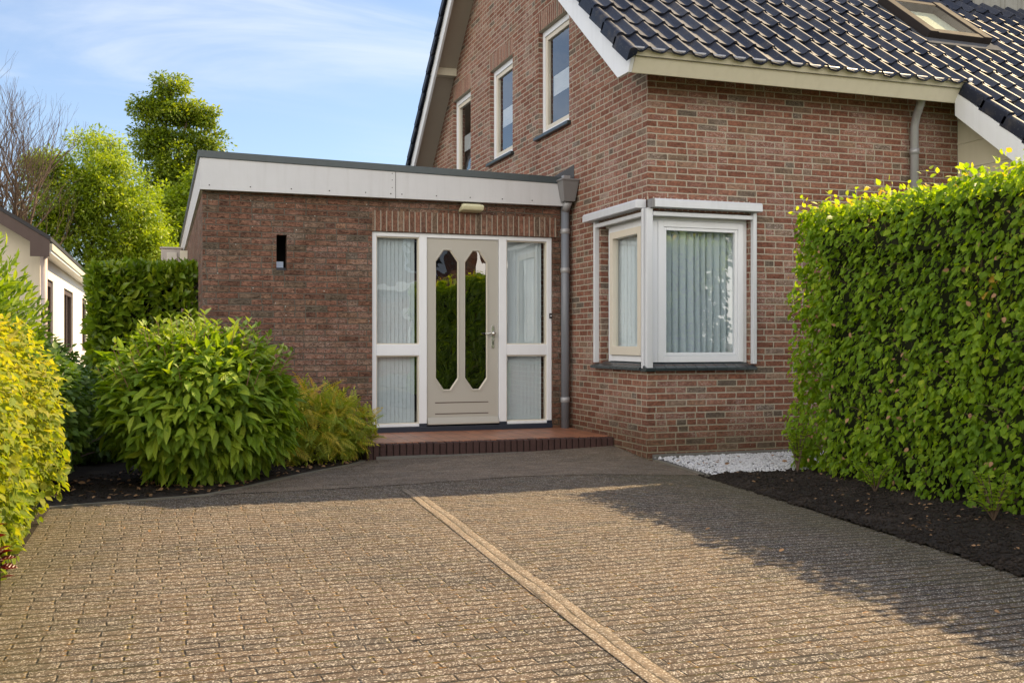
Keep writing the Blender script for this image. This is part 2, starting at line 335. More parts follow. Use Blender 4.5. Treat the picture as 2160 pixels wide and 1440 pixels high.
M['fern'] = leafmat('pinnate_leaf', [(0, (0.149, 0.221, 0.016)), (.45, (0.276, 0.336, 0.023)), (.68, (0.517, 0.399, 0.045)), (1, (0.759, 0.357, 0.090))], .42, .5, 0, (1.7, 1.6, .4))
M['laurel'] = leafmat('laurel_leaf', [(0, (.08, .15, .009)), (.6, (.15, .23, .014)), (1, (.28, .35, .025))], .34, .35, 0, (1.7, 1.6, .3), .5)
M['ash'] = leafmat('ash_tree_leaf', [(0, (0.130, 0.196, 0.013)), (.6, (0.237, 0.330, 0.020)), (1, (0.393, 0.446, 0.036))], .48, .5, 0, (1.6, 1.5, .35))
M['conifer'] = leafmat('tall_tree_leaf', [(0, (.075, .125, .012)), (.5, (.14, .21, .018)), (1, (.29, .35, .03))], .48, .45, 0, (1.8, 1.6, .35))
M['redleaf'] = leafmat('copper_leaf', [(0, (.06, .010, .006)), (1, (.12, .022, .010))], .35, .35, 5, (2.0, .7, .4))

# ---------------------------------------------------------------- mesh helpers
def tagp(o, label=None, cat=None, group=None, kind=None):
    for k, v in (('label', label), ('category', cat), ('group', group), ('kind', kind)):
        if v: o[k] = v
    return o
def empty(name, loc, label, cat, group=None, rz=0):
    o = bpy.data.objects.new(name, None); col.objects.link(o); o.location = loc; o.rotation_euler = (0, 0, rz)
    o.empty_display_size = .2
    return tagp(o, label, cat, group)
class MB:
    def __init__(s): s.v = []; s.f = []
    def add(s, vs, fs):
        b = len(s.v); s.v += [tuple(v) for v in vs]; s.f += [tuple(i+b for i in f) for f in fs]; return s
    def box(s, x0, x1, y0, y1, z0, z1):
        return s.add([(x0,y0,z0),(x1,y0,z0),(x1,y1,z0),(x0,y1,z0),(x0,y0,z1),(x1,y0,z1),(x1,y1,z1),(x0,y1,z1)],
                     [(0,3,2,1),(4,5,6,7),(0,1,5,4),(1,2,6,5),(2,3,7,6),(3,0,4,7)])
    def quad(s, *p): return s.add(p, [tuple(range(len(p)))])
    def prism(s, pts, fn, a, b):           # pts 2D, fn(p,t)->3D, extruded from a to b
        k = len(pts)
        vs = [fn(p, a) for p in pts] + [fn(p, b) for p in pts]
        return s.add(vs, [tuple(range(k-1, -1, -1)), tuple(range(k, 2*k))] + [(i, (i+1) % k, k+(i+1) % k, k+i) for i in range(k)])
    def prismX(s, yz, x0, x1): return s.prism(yz, lambda p, t: (t, p[0], p[1]), x0, x1)
    def prismY(s, xz, y0, y1): return s.prism(xz, lambda p, t: (p[0], t, p[1]), y0, y1)
    def prismZ(s, xy, z0, z1): return s.prism(xy, lambda p, t: (p[0], p[1], t), z0, z1)
    def tube(s, path, r, k=10, cap=True):
        rs = r if isinstance(r, (list, tuple)) else [r]*len(path)
        P = [Vector(p) for p in path]; up = None; base = len(s.v)
        for i, p in enumerate(P):
            d = (P[min(i+1, len(P)-1)] - P[max(i-1, 0)]).normalized()
            if up is None: up = d.orthogonal().normalized()
            up = (up - d*up.dot(d)).normalized(); q = d.cross(up)
            for j in range(k):
                a = 2*math.pi*j/k; s.v.append(tuple(p + (up*math.cos(a) + q*math.sin(a))*rs[i]))
        for i in range(len(P)-1):
            for j in range(k):
                a = base+i*k+j; b = base+i*k+(j+1) % k; s.f.append((a, b, b+k, a+k))
        if cap: s.f.append(tuple(base+j for j in range(k-1, -1, -1))); s.f.append(tuple(base+(len(P)-1)*k+j for j in range(k)))
        return s
    def build(s, name, m, parent=None, smooth=False, bevel=0):
        me = bpy.data.meshes.new(name); me.from_pydata(s.v, [], s.f)
        me.materials.append(M[m] if isinstance(m, str) else m); me.update()
        if smooth: me.shade_smooth() if hasattr(me, 'shade_smooth') else me.polygons.foreach_set('use_smooth', [True]*len(me.polygons))
        o = bpy.data.objects.new(name, me); col.objects.link(o)
        if parent:
            o.parent = parent
            pw = parent; off = Vector((0, 0, 0)); 
            if parent.type == 'EMPTY' and parent.get('_w'): o.matrix_parent_inverse = Matrix.Translation(-Vector(parent.location))
        if bevel:
            b = o.modifiers.new('bevel', 'BEVEL'); b.width = bevel; b.segments = 2; b.limit_method = 'ANGLE'; b.angle_limit = R_(40)
        return o
def npmesh(name, V, F, m, parent=None, uv=None, rnd=None, smooth=False):
    me = bpy.data.meshes.new(name); k = F.shape[1]
    me.vertices.add(len(V)); me.vertices.foreach_set('co', V.astype(np.float32).ravel())
    me.loops.add(F.size); me.loops.foreach_set('vertex_index', F.astype(np.int32).ravel())
    me.polygons.add(len(F)); me.polygons.foreach_set('loop_start', np.arange(0, F.size, k, dtype=np.int32))
    me.polygons.foreach_set('loop_total', np.full(len(F), k, np.int32))
    me.update(calc_edges=True)
    if uv is not None:
        l = me.uv_layers.new(name='UVMap'); l.data.foreach_set('uv', uv[F.ravel()].astype(np.float32).ravel())
    if rnd is not None:
        a = me.attributes.new('rnd', 'FLOAT', 'POINT'); a.data.foreach_set('value', rnd.astype(np.float32))
    if smooth: me.polygons.foreach_set('use_smooth', np.ones(len(F), bool))
    me.materials.append(M[m] if isinstance(m, str) else m)
    o = bpy.data.objects.new(name, me); col.objects.link(o)
    if parent:
        o.parent = parent
        if parent.get('_w'): o.matrix_parent_inverse = Matrix.Translation(-Vector(parent.location))
    return o
def wempty(name, loc, label, cat, group=None):       # empty whose children are given in world coordinates
    o = empty(name, loc, label, cat, group); o['_w'] = 1; return o
def struct(o, kind='structure'): o['kind'] = kind; return o

def wall(mb, Pf, u0, u1, z0, top, holes=(), depth=.1, extra=(), skip=()):
    us = sorted({u0, u1, *extra, *[h[0] for h in holes], *[h[1] for h in holes]})
    for a, b in zip(us, us[1:]):
        zb = z0
        for h in sorted([h for h in holes if h[0] <= a+1e-6 and h[1] >= b-1e-6], key=lambda h: h[2]):
            if h[2] > zb+1e-6: mb.quad(Pf(a, 0, zb), Pf(b, 0, zb), Pf(b, 0, h[2]), Pf(a, 0, h[2]))
            zb = h[3]
        mb.quad(Pf(a, 0, zb), Pf(b, 0, zb), Pf(b, 0, top(b)), Pf(a, 0, top(a)))
    for i, h in enumerate(holes):
        a, b, c, d = h[:4]
        if (i, 'l') not in skip: mb.quad(Pf(a, 0, c), Pf(a, 0, d), Pf(a, depth, d), Pf(a, depth, c))
        if (i, 'r') not in skip: mb.quad(Pf(b, 0, c), Pf(b, 0, d), Pf(b, depth, d), Pf(b, depth, c))
        mb.quad(Pf(a, 0, c), Pf(b, 0, c), Pf(b, depth, c), Pf(a, depth, c))
        mb.quad(Pf(a, 0, d), Pf(b, 0, d), Pf(b, depth, d), Pf(a, depth, d))
    return mb
def ring(mb, Pf, u0, u1, z0, z1, w, d0, d1, wb=None, wt=None):   # rectangular frame: rails between stiles, butted
    wb = wb or w; wt = wt or w
    def bx(a, b, c, d):
        vs = [Pf(x, y, z) for z in (c, d) for x, y in ((a, d0), (b, d0), (b, d1), (a, d1))]
        mb.add(vs, [(0,3,2,1),(4,5,6,7),(0,1,5,4),(1,2,6,5),(2,3,7,6),(3,0,4,7)])
    bx(u0, u0+w, z0, z1); bx(u1-w, u1, z0, z1); bx(u0+w, u1-w, z0, z0+wb); bx(u0+w, u1-w, z1-wt, z1)
    return mb
def bxP(mb, Pf, a, b, d0, d1, c, d):
    vs = [Pf(x, y, z) for z in (c, d) for x, y in ((a, d0), (b, d0), (b, d1), (a, d1))]
    return mb.add(vs, [(0,3,2,1),(4,5,6,7),(0,1,5,4),(1,2,6,5),(2,3,7,6),(3,0,4,7)])
PF = lambda Y: (lambda u, d, z: (u, Y+d, z))      # wall facing -Y
PX = lambda X: (lambda u, d, z: (X+d, u, z))      # wall facing -X (u = Y)

# ---------------------------------------------------------------- foliage helpers
def nrm(a): return a/np.maximum(np.linalg.norm(a, axis=-1, keepdims=True), 1e-9)
def wob(P, f, seed=0):          # cheap smooth noise in about -1..1
    r = np.random.default_rng(seed); o = np.zeros(len(P))
    for i in range(6):
        k = r.normal(size=3)*f*(1+.35*i); o += np.sin(P@k + r.uniform(0, 6.28))/(1+.35*i)
    return o/3.0
OV_V = np.array([(0,0,0),(0,.34,-.03),(0,.68,-.05),(0,1,-.12),(-.30,.24,.05),(-.31,.58,.03),(.30,.24,.05),(.31,.58,.03)])
OV_F = np.array([(0,1,4),(4,1,5),(5,1,2),(5,2,3),(0,6,1),(6,7,1),(7,2,1),(7,3,2)])
DI_V = np.array([(0,0,0),(-.5,.45,.06),(0,1,-.05),(.5,.45,.06)]); DI_F = np.array([(0,3,1),(1,3,2)])
def leaves(name, m, parent, P, T, Nn, size, wid=1.0, shape='ov', rnd=None):
    V0, F0 = (OV_V, OV_F) if shape == 'ov' else (DI_V, DI_F)
    if shape == 'pin':
        V0, F0 = PIN
    T = nrm(T); Nn = nrm(Nn - T*np.sum(Nn*T, 1, keepdims=True)); B = np.cross(T, Nn)
    size = np.broadcast_to(size, (len(P),))[:, None, None]; W = np.broadcast_to(wid, (len(P),))[:, None]
    V = P[:, None, :] + size*((V0[None, :, 0]*W)[:, :, None]*B[:, None, :] + V0[None, :, 1, None]*T[:, None, :] + V0[None, :, 2, None]*Nn[:, None, :])
    k = len(V0); F = (F0[None] + (np.arange(len(P))*k)[:, None, None]).reshape(-1, F0.shape[1])
    uv = np.tile(np.stack([V0[:, 0]+.5, V0[:, 1]], 1), (len(P), 1))
    if rnd is None: rnd = rng.random(len(P))
    return npmesh(name, V.reshape(-1, 3), F, m, parent, uv, np.repeat(np.clip(rnd, 0, 1), k))
def mkpin():
    vs = []; fs = []
    for i in range(8):
        y = .10+i*.105; ln = .34*(1-.065*i) if i else .24
        for sgn in (-1, 1):
            b = len(vs); dx = sgn*ln; vs += [(0, y, 0), (dx*.45, y-.005, .012), (dx, y+.10, -.05), (dx*.45, y+.085, .02)]
            fs += [(b, b+1, b+3), (b+1, b+2, b+3)]
    b = len(vs); vs += [(0, .95, 0), (-.045, 1.02, 0), (0, 1.2, -.04), (.045, 1.02, 0)]; fs += [(b, b+3, b+1), (b+1, b+3, b+2)]
    b = len(vs); vs += [(-.010, 0, 0), (.010, 0, 0), (0, 1, 0)]; fs += [(b, b+1, b+2)]
    v = np.array(vs, float); v[:, 2] -= .22*v[:, 1]**2; return v, np.array(fs)
PIN = mkpin()
def jit(n, s): return rng.normal(size=(n, 3))*s
def boxshell(b, n, depth, amp=.06, f=5, faces='xXyYZ', dens=None):
    x0, x1, y0, y1, z0, z1 = b; A = []
    D = {'x': ((-1,0,0), (y1-y0)*(z1-z0)), 'X': ((1,0,0), (y1-y0)*(z1-z0)), 'y': ((0,-1,0), (x1-x0)*(z1-z0)), 'Y': ((0,1,0), (x1-x0)*(z1-z0)), 'Z': ((0,0,1), (x1-x0)*(y1-y0))}
    tot = sum(D[c][1] for c in faces)
    Ps = []; Ns = []
    for c in faces:
        k = int(n*D[c][1]/tot); nn = np.array(D[c][0], float)
        q = np.stack([rng.uniform(x0, x1, k), rng.uniform(y0, y1, k), rng.uniform(z0, z1, k)], 1)
        ax = 'xXyYZ'.index(c); q[:, (0,0,1,1,2)[ax]] = (x0, x1, y0, y1, z1)[ax]
        off = wob(q, f, 3)*amp + wob(q, f*3.2, 4)*amp*.4 - rng.random(k)**1.7*depth
        Ps.append(q + nn*off[:, None]); Ns.append(np.tile(nn, (k, 1)))
    return np.concatenate(Ps), np.concatenate(Ns)
def ellshell(c, r, n, depth=.35, amp=.10, f=2.5, seed=5, zmin=None):
    d = nrm(rng.normal(size=(n, 3))); k = 1 + wob(d, f, seed)*amp + wob(d, f*3, seed+1)*amp*.45 - rng.random(n)**1.5*depth
    P = np.array(c) + d*np.array(r)*k[:, None]; Nn = nrm(d/np.array(r))
    if zmin is not None: ok = P[:, 2] > zmin; P, Nn = P[ok], Nn[ok]
    return P, Nn
def stems(mb, base, tips, r0=.012, r1=.003, k=5, bend=.25):
    for t in tips:
        b = Vector(base) + Vector((random.uniform(-.08, .08), random.uniform(-.08, .08), 0)); t = Vector(t)
        mid = b.lerp(t, .5) + Vector((0, 0, (t-b).length*bend*.5)); pts = [b, b.lerp(mid, .5)+Vector((0,0,.04)), mid, mid.lerp(t, .55)+Vector((0,0,.03)), t]
        mb.tube(pts, [r0, r0*.8, (r0+r1)/2, r1*1.3, r1], k)
    return mb

# ================================================================ SETTING
def hz(x, y):    # ground height of the paved area: rises gently to the porch
    t = np.clip((y+.1)/.85, 0, 1); s = np.clip((x+2.6)/2.6, 0, 1); t = t*t*(3-2*t)
    return .055*t*s + .006*np.sin(x*1.7+.5*y)*np.sin(y*1.3+.4) - .004
def gridsheet(name, xs_fn, ys, nx, zfn, m, off=0.0, kind='structure', swapxy=False):
    V = []; 
    for y in ys:
        a, b = xs_fn(y); t = np.linspace(0, 1, nx)
        xx = a+(b-a)*t; yy = np.full(nx, y)
        if swapxy: xx, yy = yy, xx
        V.append(np.stack([xx, yy, zfn(xx, yy)+off], 1))
    V = np.concatenate(V); ny = len(ys)
    i = np.arange(ny-1)[:, None]*nx + np.arange(nx-1)[None]; i = i.ravel()
    F = np.stack([i, i+1, i+1+nx, i+nx], 1)
    o = npmesh(name, V, F, m, smooth=True); o['kind'] = kind; return o
gx = MB().quad((-400, -400, -.06), (400, -400, -.06), (400, 600, -.06), (-400, 600, -.06)).build('ground', 'ground'); struct(gx)
road = MB().box(-60, 60, -19, -13, -.056, -.03).build('road', 'asphalt'); struct(road)
kx = [-9.5, -1.30, -1.247, -1.19, -1.04, -.70, -.304, .08, .465, .62, .80]; kv = [-5.16, -5.13, -5.11, -4.85, -4.082, -3.76, -3.454, -3.10, -2.728, -2.62, -2.55]
rx = [-9.5, -4.986, -4.237, -2.919, -1.238, -.276, 0, .8]; rv = [-.80, -.496, -.40, -.27, -.117, -.02, -.004, -.004]
XL = lambda y: float(np.interp(y, kx, kv)); XR = lambda y: float(np.interp(y, rx, rv))
gridsheet('driveway', lambda y: (XL(y), XR(y)), np.linspace(-9.5, .76, 140), 60, hz, 'paver')
pyb = lambda x: float(np.interp(x, [-4.3, -3.2, -2.4, -1.55, -.9, -.35, -.05], [-1.03, -.97, -.86, -.76, -.88, -1.12, -1.24]))
pyt = lambda x: float(np.interp(x, [-4.3, -4.082, -3.76, -3.454, -3.10, -2.728, -2.62, -2.55, 0], [-1.02, -1.03, -.69, -.294, .09, .475, .63, .755, .755]))
gridsheet('path', lambda x: (pyb(x), pyt(x)), np.linspace(-4.25, -.03, 80), 24, hz, 'path', .0035, swapxy=True)
# the double row of pale pavers that divides the drive
st = MB(); L0 = 8.2
for i in range(40):
    y0 = -i*L0/40; y1 = -(i+1)*L0/40
    st.quad((-.056, y0, 0), (.056, y0, 0), (.056, y1, 0), (-.056, y1, 0))
stp = st.build('paving_strip', 'strip'); stp.location = (-2.615, -1.13, .0); stp.rotation_euler = (0, 0, R_(-2.8)); struct(stp)
mp_ = M['strip']; 
# rotate the bond of the strip so that its joints run along it
for nd in mp_.node_tree.nodes:
    if nd.type == 'TEX_COORD':
        mpn = mp_.node_tree.nodes.new('ShaderNodeMapping'); mpn.inputs['Rotation'].default_value = (0, 0, R_(90)); lk = [l.to_socket for l in nd.outputs['Object'].links]
        mp_.node_tree.links.new(nd.outputs['Object'], mpn.inputs[0])
        for t_ in lk: mp_.node_tree.links.new(mpn.outputs[0], t_)
        break
for v in stp.data.vertices:
    ca, sa = math.cos(R_(-2.8)), math.sin(R_(-2.8)); x = v.co.x*ca - v.co.y*sa - 2.615; y = v.co.x*sa + v.co.y*ca - 1.13
    v.co.z = float(hz(np.array([x]), np.array([y]))[0]) + .004
# kerbs
def sweep(name, pts, wd, z0, z1, m='kerb'):
    mb = MB(); P = [Vector((p[0], p[1], 0)) for p in pts]; L = []
    for i, p in enumerate(P):
        d = (P[min(i+1, len(P)-1)]-P[max(i-1, 0)]).normalized(); q = Vector((-d.y, d.x, 0))*wd/2; L.append((p+q, p-q))
    for (a, b), (c, d) in zip(L, L[1:]):
        vs = [(v.x, v.y, z) for z in (z0, z1) for v in (a, b, d, c)]
        mb.add(vs, [(0,3,2,1),(4,5,6,7),(0,1,5,4),(2,3,7,6),(1,2,6,5),(3,0,4,7)])
    return struct(mb.build(name, m))
ks = np.linspace(-1.26, .72, 60); sweep('kerb', [(XL(y)-.03, y) for y in ks], .05, -.05, .010)
sweep('kerb', [(XR(y)+.03, y) for y in np.linspace(-1.35, -.12, 30)], .05, -.05, .010)
# planting beds
def soilz(base, amp, seed):
    def f(x, y):
        P = np.stack([x, y, x*0], 1); return base + amp*(wob(P, 5, seed)*.6 + wob(P, 17, seed+1)*.35 + wob(P, 48, seed+2)*.28)
    return f
SZR = lambda x, y: soilz(.02, .026, 11)(x, y)*np.clip((x-np.interp(y, rx, rv))/.14, .12, 1)+.001
SZL = lambda x, y: soilz(.012, .022, 21)(x, y)*np.clip((np.interp(y, kx, kv)-x)/.14, .12, 1)+.001
gridsheet('flower_bed', lambda y: (XR(y)+.012, 2.2), np.linspace(-9.5, -1.26, 420), 150, SZR, 'soil')
gridsheet('flower_bed', lambda y: (-8.2, XL(y)-(.055 if y > -1.3 else -.01)), np.linspace(-9.5, 1.94, 240), 150, SZL, 'soil')
grz = lambda x, y: np.full(len(x), .004)
gridsheet('gravel_bed', lambda y: (XR(y)+.055, 3.6), np.linspace(-1.25, -.005, 12), 12, grz, 'gravelbase')
def stones(name, P, s, m, kind='stuff'):
    ico = np.array([(0,0,1),(.9,0,.3),(.28,.85,.3),(-.72,.53,.3),(-.72,-.53,.3),(.28,-.85,.3),(0,0,-1)]); 
    F0 = np.array([(0,1,2),(0,2,3),(0,3,4),(0,4,5),(0,5,1),(6,2,1),(6,3,2),(6,4,3),(6,5,4),(6,1,5)])
    a = rng.uniform(0, 6.28, len(P)); sx = s*rng.uniform(.6, 1.3, len(P)); sy = s*rng.uniform(.6, 1.1, len(P)); sz = s*rng.uniform(.4, .8, len(P))
    V = ico[None]*(1+rng.normal(size=(len(P), 7, 1))*.12)*np.stack([sx, sy, sz], 1)[:, None]
    x = V[..., 0]*np.cos(a)[:, None]-V[..., 1]*np.sin(a)[:, None]; y = V[..., 0]*np.sin(a)[:, None]+V[..., 1]*np.cos(a)[:, None]
    V = np.stack([x, y, V[..., 2]], -1)+P[:, None]
    F = (F0[None]+(np.arange(len(P))*7)[:, None, None]).reshape(-1, 3)
    o = npmesh(name, V.reshape(-1, 3), F, m); o['kind'] = kind; return o
n_ = 7500; y = rng.uniform(-1.30, -.02, n_); x = np.array([XR(q) for q in y])+.07+rng.random(n_)*2.4
ok = y < -.04; stones('gravel', np.stack([x, y, .008+rng.random(n_)*.014], 1)[ok], .014, 'pebble')
# clods in the soil
n_ = 9000; y = -1.22-rng.random(n_)**1.2*5.0; x = np.array([XR(q) for q in y])-.03+rng.random(n_)**1.2*1.3
P = np.stack([x, y, x*0], 1); P[:, 2] = SZR(x, y)+.003; stones('soil_crumbs', P, .007+.016*rng.random(n_)**3, 'soil')
n_ = 2500; y = rng.uniform(-1.15, 1.4, n_); x = np.array([XL(q) for q in y])-.08-rng.random(n_)*2.0
P = np.stack([x, y, x*0], 1); P[:, 2] = SZL(x, y)+.003; stones('soil_crumbs', P, .007+.016*rng.random(n_)**3, 'soil')
# leaf litter
def litter(name, x, y, z, s, m):
    n = len(x); P = np.stack([x, y, z], 1); a = rng.uniform(0, 6.28, n)
    T = np.stack([np.cos(a), np.sin(a), rng.normal(size=n)*.25], 1); Nn = np.stack([rng.normal(size=n)*.4, rng.normal(size=n)*.4, np.ones(n)], 1)
    o = leaves(name, m, None, P, T, Nn, s*rng.uniform(.5, 1.2, n), .8); o['kind'] = 'stuff'; return o
n_ = 240; y = rng.uniform(-6, -1.3, n_); x = np.array([XR(q) for q in y])+.08+rng.random(n_)*1.2; litter('fallen_leaves', x, y, SZR(x, y)+.012, .034, 'litter')
n_ = 380; y = rng.uniform(-1.1, 1.4, n_); x = np.array([XL(q) for q in y])-.08-rng.random(n_)**1.3*1.8; litter('fallen_leaves', x, y, SZL(x, y)+.014, .055, 'litter')
n_ = 26; litter('fallen_leaves', rng.uniform(.1, 1.2, n_), rng.uniform(-1.1, -.2, n_), np.full(n_, .035), .05, 'litter')
n_ = 30; x = rng.uniform(-4.9, -.9, n_); y = rng.uniform(-6, -1.5, n_); litter('fallen_leaves', x, y, hz(x, y)+.012, .035, 'litter')

# ================================================================ BRICK HOUSE
H = wempty('brick_house', (0, 0, 0), 'red brick house with black tiled roof, white bargeboards and a flat roofed entrance wing', 'house')
ZF = lambda y: 3.685+.794*y      # lower edge of front bargeboard
ZR = lambda y: 11.03-.87*y
YR = 4.41
# gable wall (X = 0)
WIN = [(1.982, 2.976), (3.955, 4.925), (5.885, 6.849)]
holes = [(0, 1.10, .90, 2.39)] + [(a, b, 3.64, 4.935) for a, b in WIN]
top = lambda u: min(3.70 if u < .01 else 9, ZF(u)+.22, ZR(u)+.20)
mb = wall(MB(), PX(0), 0, 10.3, -.05, top, holes, .10, (.02, YR-.02, YR+.06), {(0, 'l')})
gw = mb.build('wall', 'house_brick', H)
# front wall (Y = 0)
mb = wall(MB(), PF(0), 0, 3.70, -.05, lambda u: 3.74, [(0, 1.13, .90, 2.39)], .10, (), {(0, 'l')})
mb.quad((3.70, 0, -.05), (3.70, .6, -.05), (3.70, .6, 3.74), (3.70, 0, 3.74))
mb.build('wall', 'house_brick', H)
MB().box(12, 12.1, 0, 9, -.05, 3.7).box(0.002, 12, 10.3, 10.4, -.05, 2.1).build('wall', 'house_brick', H)
MB().box(.05, 3.72, -.012, -.002, -.05, .045).build('plinth', 'stoneplinth', H)
# soldier courses over gable windows and over corner window
for a, b in WIN: MB().box(-.003, .09, a-.02, b+.02, 4.938, 5.155).build('lintel', 'house_soldier', H)
MB().box(-.003, .09, -.003, 1.16, 2.393, 2.515).build('lintel', 'house_soldier', H)
MB().box(0.091, 1.18, -.003, .09, 2.393, 2.515).build('lintel', 'house_soldier', H)

# --- gable windows
def gable_window(a, b, first):
    w = ring(MB(), PX(0), a+.002, b-.002, 3.642, 4.933, .07, .055, .12).build('window', 'white', H, bevel=.003)
    ring(MB(), PX(0), a+.072, b-.072, 3.712, 4.863, .055, .07, .115).build('sash', 'bead', w, bevel=.003)
    p = MB().quad((.095, a+.12, 3.76), (.095, b-.12, 3.76), (.095, b-.12, 4.815), (.095, a+.12, 4.815)).build('pane', 'glass', w)
    MB().prismX([(a-.06, 3.60), (a-.06, 3.64), (b+.06, 3.64), (b+.06, 3.60)], -.05, .056).build('sill', 'slate', w, bevel=.004)
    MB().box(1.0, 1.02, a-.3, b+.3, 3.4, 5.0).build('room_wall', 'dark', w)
    mb = MB()
    for k in range(7): mb.box(.15, .153, a+.13+.0, b-.13, 4.13+k*.035, 4.163+k*.035)
    bl = mb.build('pleated_blind', 'whitecurtain'); return bl
BL = []
for i, (a, b) in enumerate(WIN): BL.append(gable_window(a, b, i == 0))
for o, lb in zip(BL, ('white pleated blind half lowered in the gable window nearest the eaves gutter', 'white pleated blind half lowered in the middle gable window', 'white pleated blind half lowered in the gable window farthest from the eaves')):
    tagp(o, lb, 'blind', 'pleated blinds in the gable windows')
for (a, b) in WIN:      # net curtain sides in each gable window
    pass

# --- corner window
cw = MB(); 
ring(cw, PF(0), .137, 1.086, .925, 2.30, .062, .045, .11)
cw.box(.03, .135, .05, .11, .925, 2.30); cw.box(1.088, 1.128, .06, .1, .902, 2.388)
cw.box(.03, 1.086, .055, .11, 2.302, 2.388)
cwo = cw.build('corner_window', 'white', H, bevel=.003)
ring(MB(), PF(0), .200, 1.023, .989, 2.237, .03, .055, .10).build('glazing_bead', 'white', cwo, bevel=.003)
MB().quad((.229, .08, 1.018), (.995, .08, 1.018), (.995, .08, 2.208), (.229, .08, 2.208)).build('pane', 'glass', cwo)
sw = ring(MB(), PX(0), .137, .985, .925, 2.32, .06, .045, .11)
sw.box(.05, .11, .112, .135, .925, 2.32); sw.box(.055, .11, .112, 1.09, 2.322, 2.388); sw.box(.06, .1, .987, 1.03, .902, 2.32)
swo = sw.build('corner_window', 'white', H, bevel=.003)
ring(MB(), PX(0), .20, .922, .988, 2.257, .07, .02, .09, wb=.09).build('sash', 'bead', swo, bevel=.004)
MB().quad((.06, .268, 1.078), (.06, .853, 1.078), (.06, .853, 2.188), (.06, .268, 2.188)).build('pane', 'glass', swo)
# corner post
MB().box(-.012, .05, -.012, .05, .90, 2.39).build('corner_post', 'white', cwo, bevel=.004)
# aluminium guides and roller boxes
MB().box(-.035, .03, -.055, -.014, .87, 2.40).build('guide_rail', 'alu', H, bevel=.004)
MB().box(1.135, 1.175, -.055, .0, .905, 2.40).build('guide_rail', 'alu', H, bevel=.004)
MB().box(-.055, .0, 1.135, 1.175, .905, 2.40).build('guide_rail', 'alu', H, bevel=.004)
MB().box(-.056, -.0135, -.005, .03, .87, 2.40).build('guide_rail', 'alu', H, bevel=.004)
MB().prismX([(-.115, 2.405), (-.115, 2.47), (-.10, 2.49), (-.003, 2.49), (-.003, 2.405)], .025, 1.205).build('screen_box', 'alu', H, bevel=.005)
MB().prismY([(-.115, 2.405), (-.115, 2.47), (-.10, 2.49), (-.003, 2.49), (-.003, 2.405)], .02, 1.33).build('screen_box', 'alu', H, bevel=.005)
MB().box(-.003, .024, -.10, .019, 2.402, 2.486).build('screen_box', 'greyplastic', H)
MB().box(.035, 1.133, -.05, -.01, 2.33, 2.37).build('screen_bar', 'alu', H, bevel=.004)
MB().box(-.05, -.01, .035, 1.133, 2.33, 2.37).build('screen_bar', 'alu', H, bevel=.004)
# sill of dark glazed tiles
sl_ = MB()
for k in range(11):
    x0 = -.055+k*.112; sl_.prismX([(-.065, .845), (-.065, .872), (.06, .921), (.06, .895)], x0+.002, x0+.110)
sl_.build('window_sill', 'slate', H, bevel=.003)
sl_ = MB()
for k in range(11):
    y0 = .005+k*.112 if k else .0; sl_.prismY([(-.065, .845), (-.065, .872), (.06, .921), (.06, .895)], y0+.062 if k == 0 else y0+.002, y0+.110)
sl_.build('window_sill', 'slate', H, bevel=.003)
MB().box(-.05, .06, -.05, .06, .84, .868).build('window_sill', 'slate', H)
# curtains behind the corner window
def curtain(a, b, d, P, z0, z1, folds, name, label, amp=.034):
    n = folds*10; t = np.linspace(0, 1, n)
    ph = t*folds*2*np.pi + .9*np.sin(t*9+1)+.5*np.sin(t*23)
    V = []
    for z, am, sh in ((z1, amp*.7, 0), ((z0+z1)/2, amp, .006), (z0, amp*1.25, -.004)):
        for i in range(n): V.append(P(a+(b-a)*t[i]+.008*np.sin(ph[i]*2), d+am*np.sin(ph[i]+sh*20), z))
    V = np.array(V); i = np.arange(n-1); F = np.concatenate([np.stack([i+k*n, i+1+k*n, i+1+(k+1)*n, i+(k+1)*n], 1) for k in (0, 1)])
    return tagp(npmesh(name, V, F, 'curtain', smooth=True), label, 'curtain')
curtain(.10, 1.12, .16, PF(0), .95, 2.38, 13, 'curtain', 'pale blue pleated curtain hanging in the wide front pane of the corner window')
curtain(.10, 1.09, .12, PX(0), .95, 2.38, 8, 'curtain', 'pale curtain hanging in the narrow side pane of the corner window', .005)
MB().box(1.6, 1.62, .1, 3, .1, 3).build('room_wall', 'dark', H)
MB().box(.1, 1.6, 1.6, 1.62, .1, 3).build('room_wall', 'dark', H)

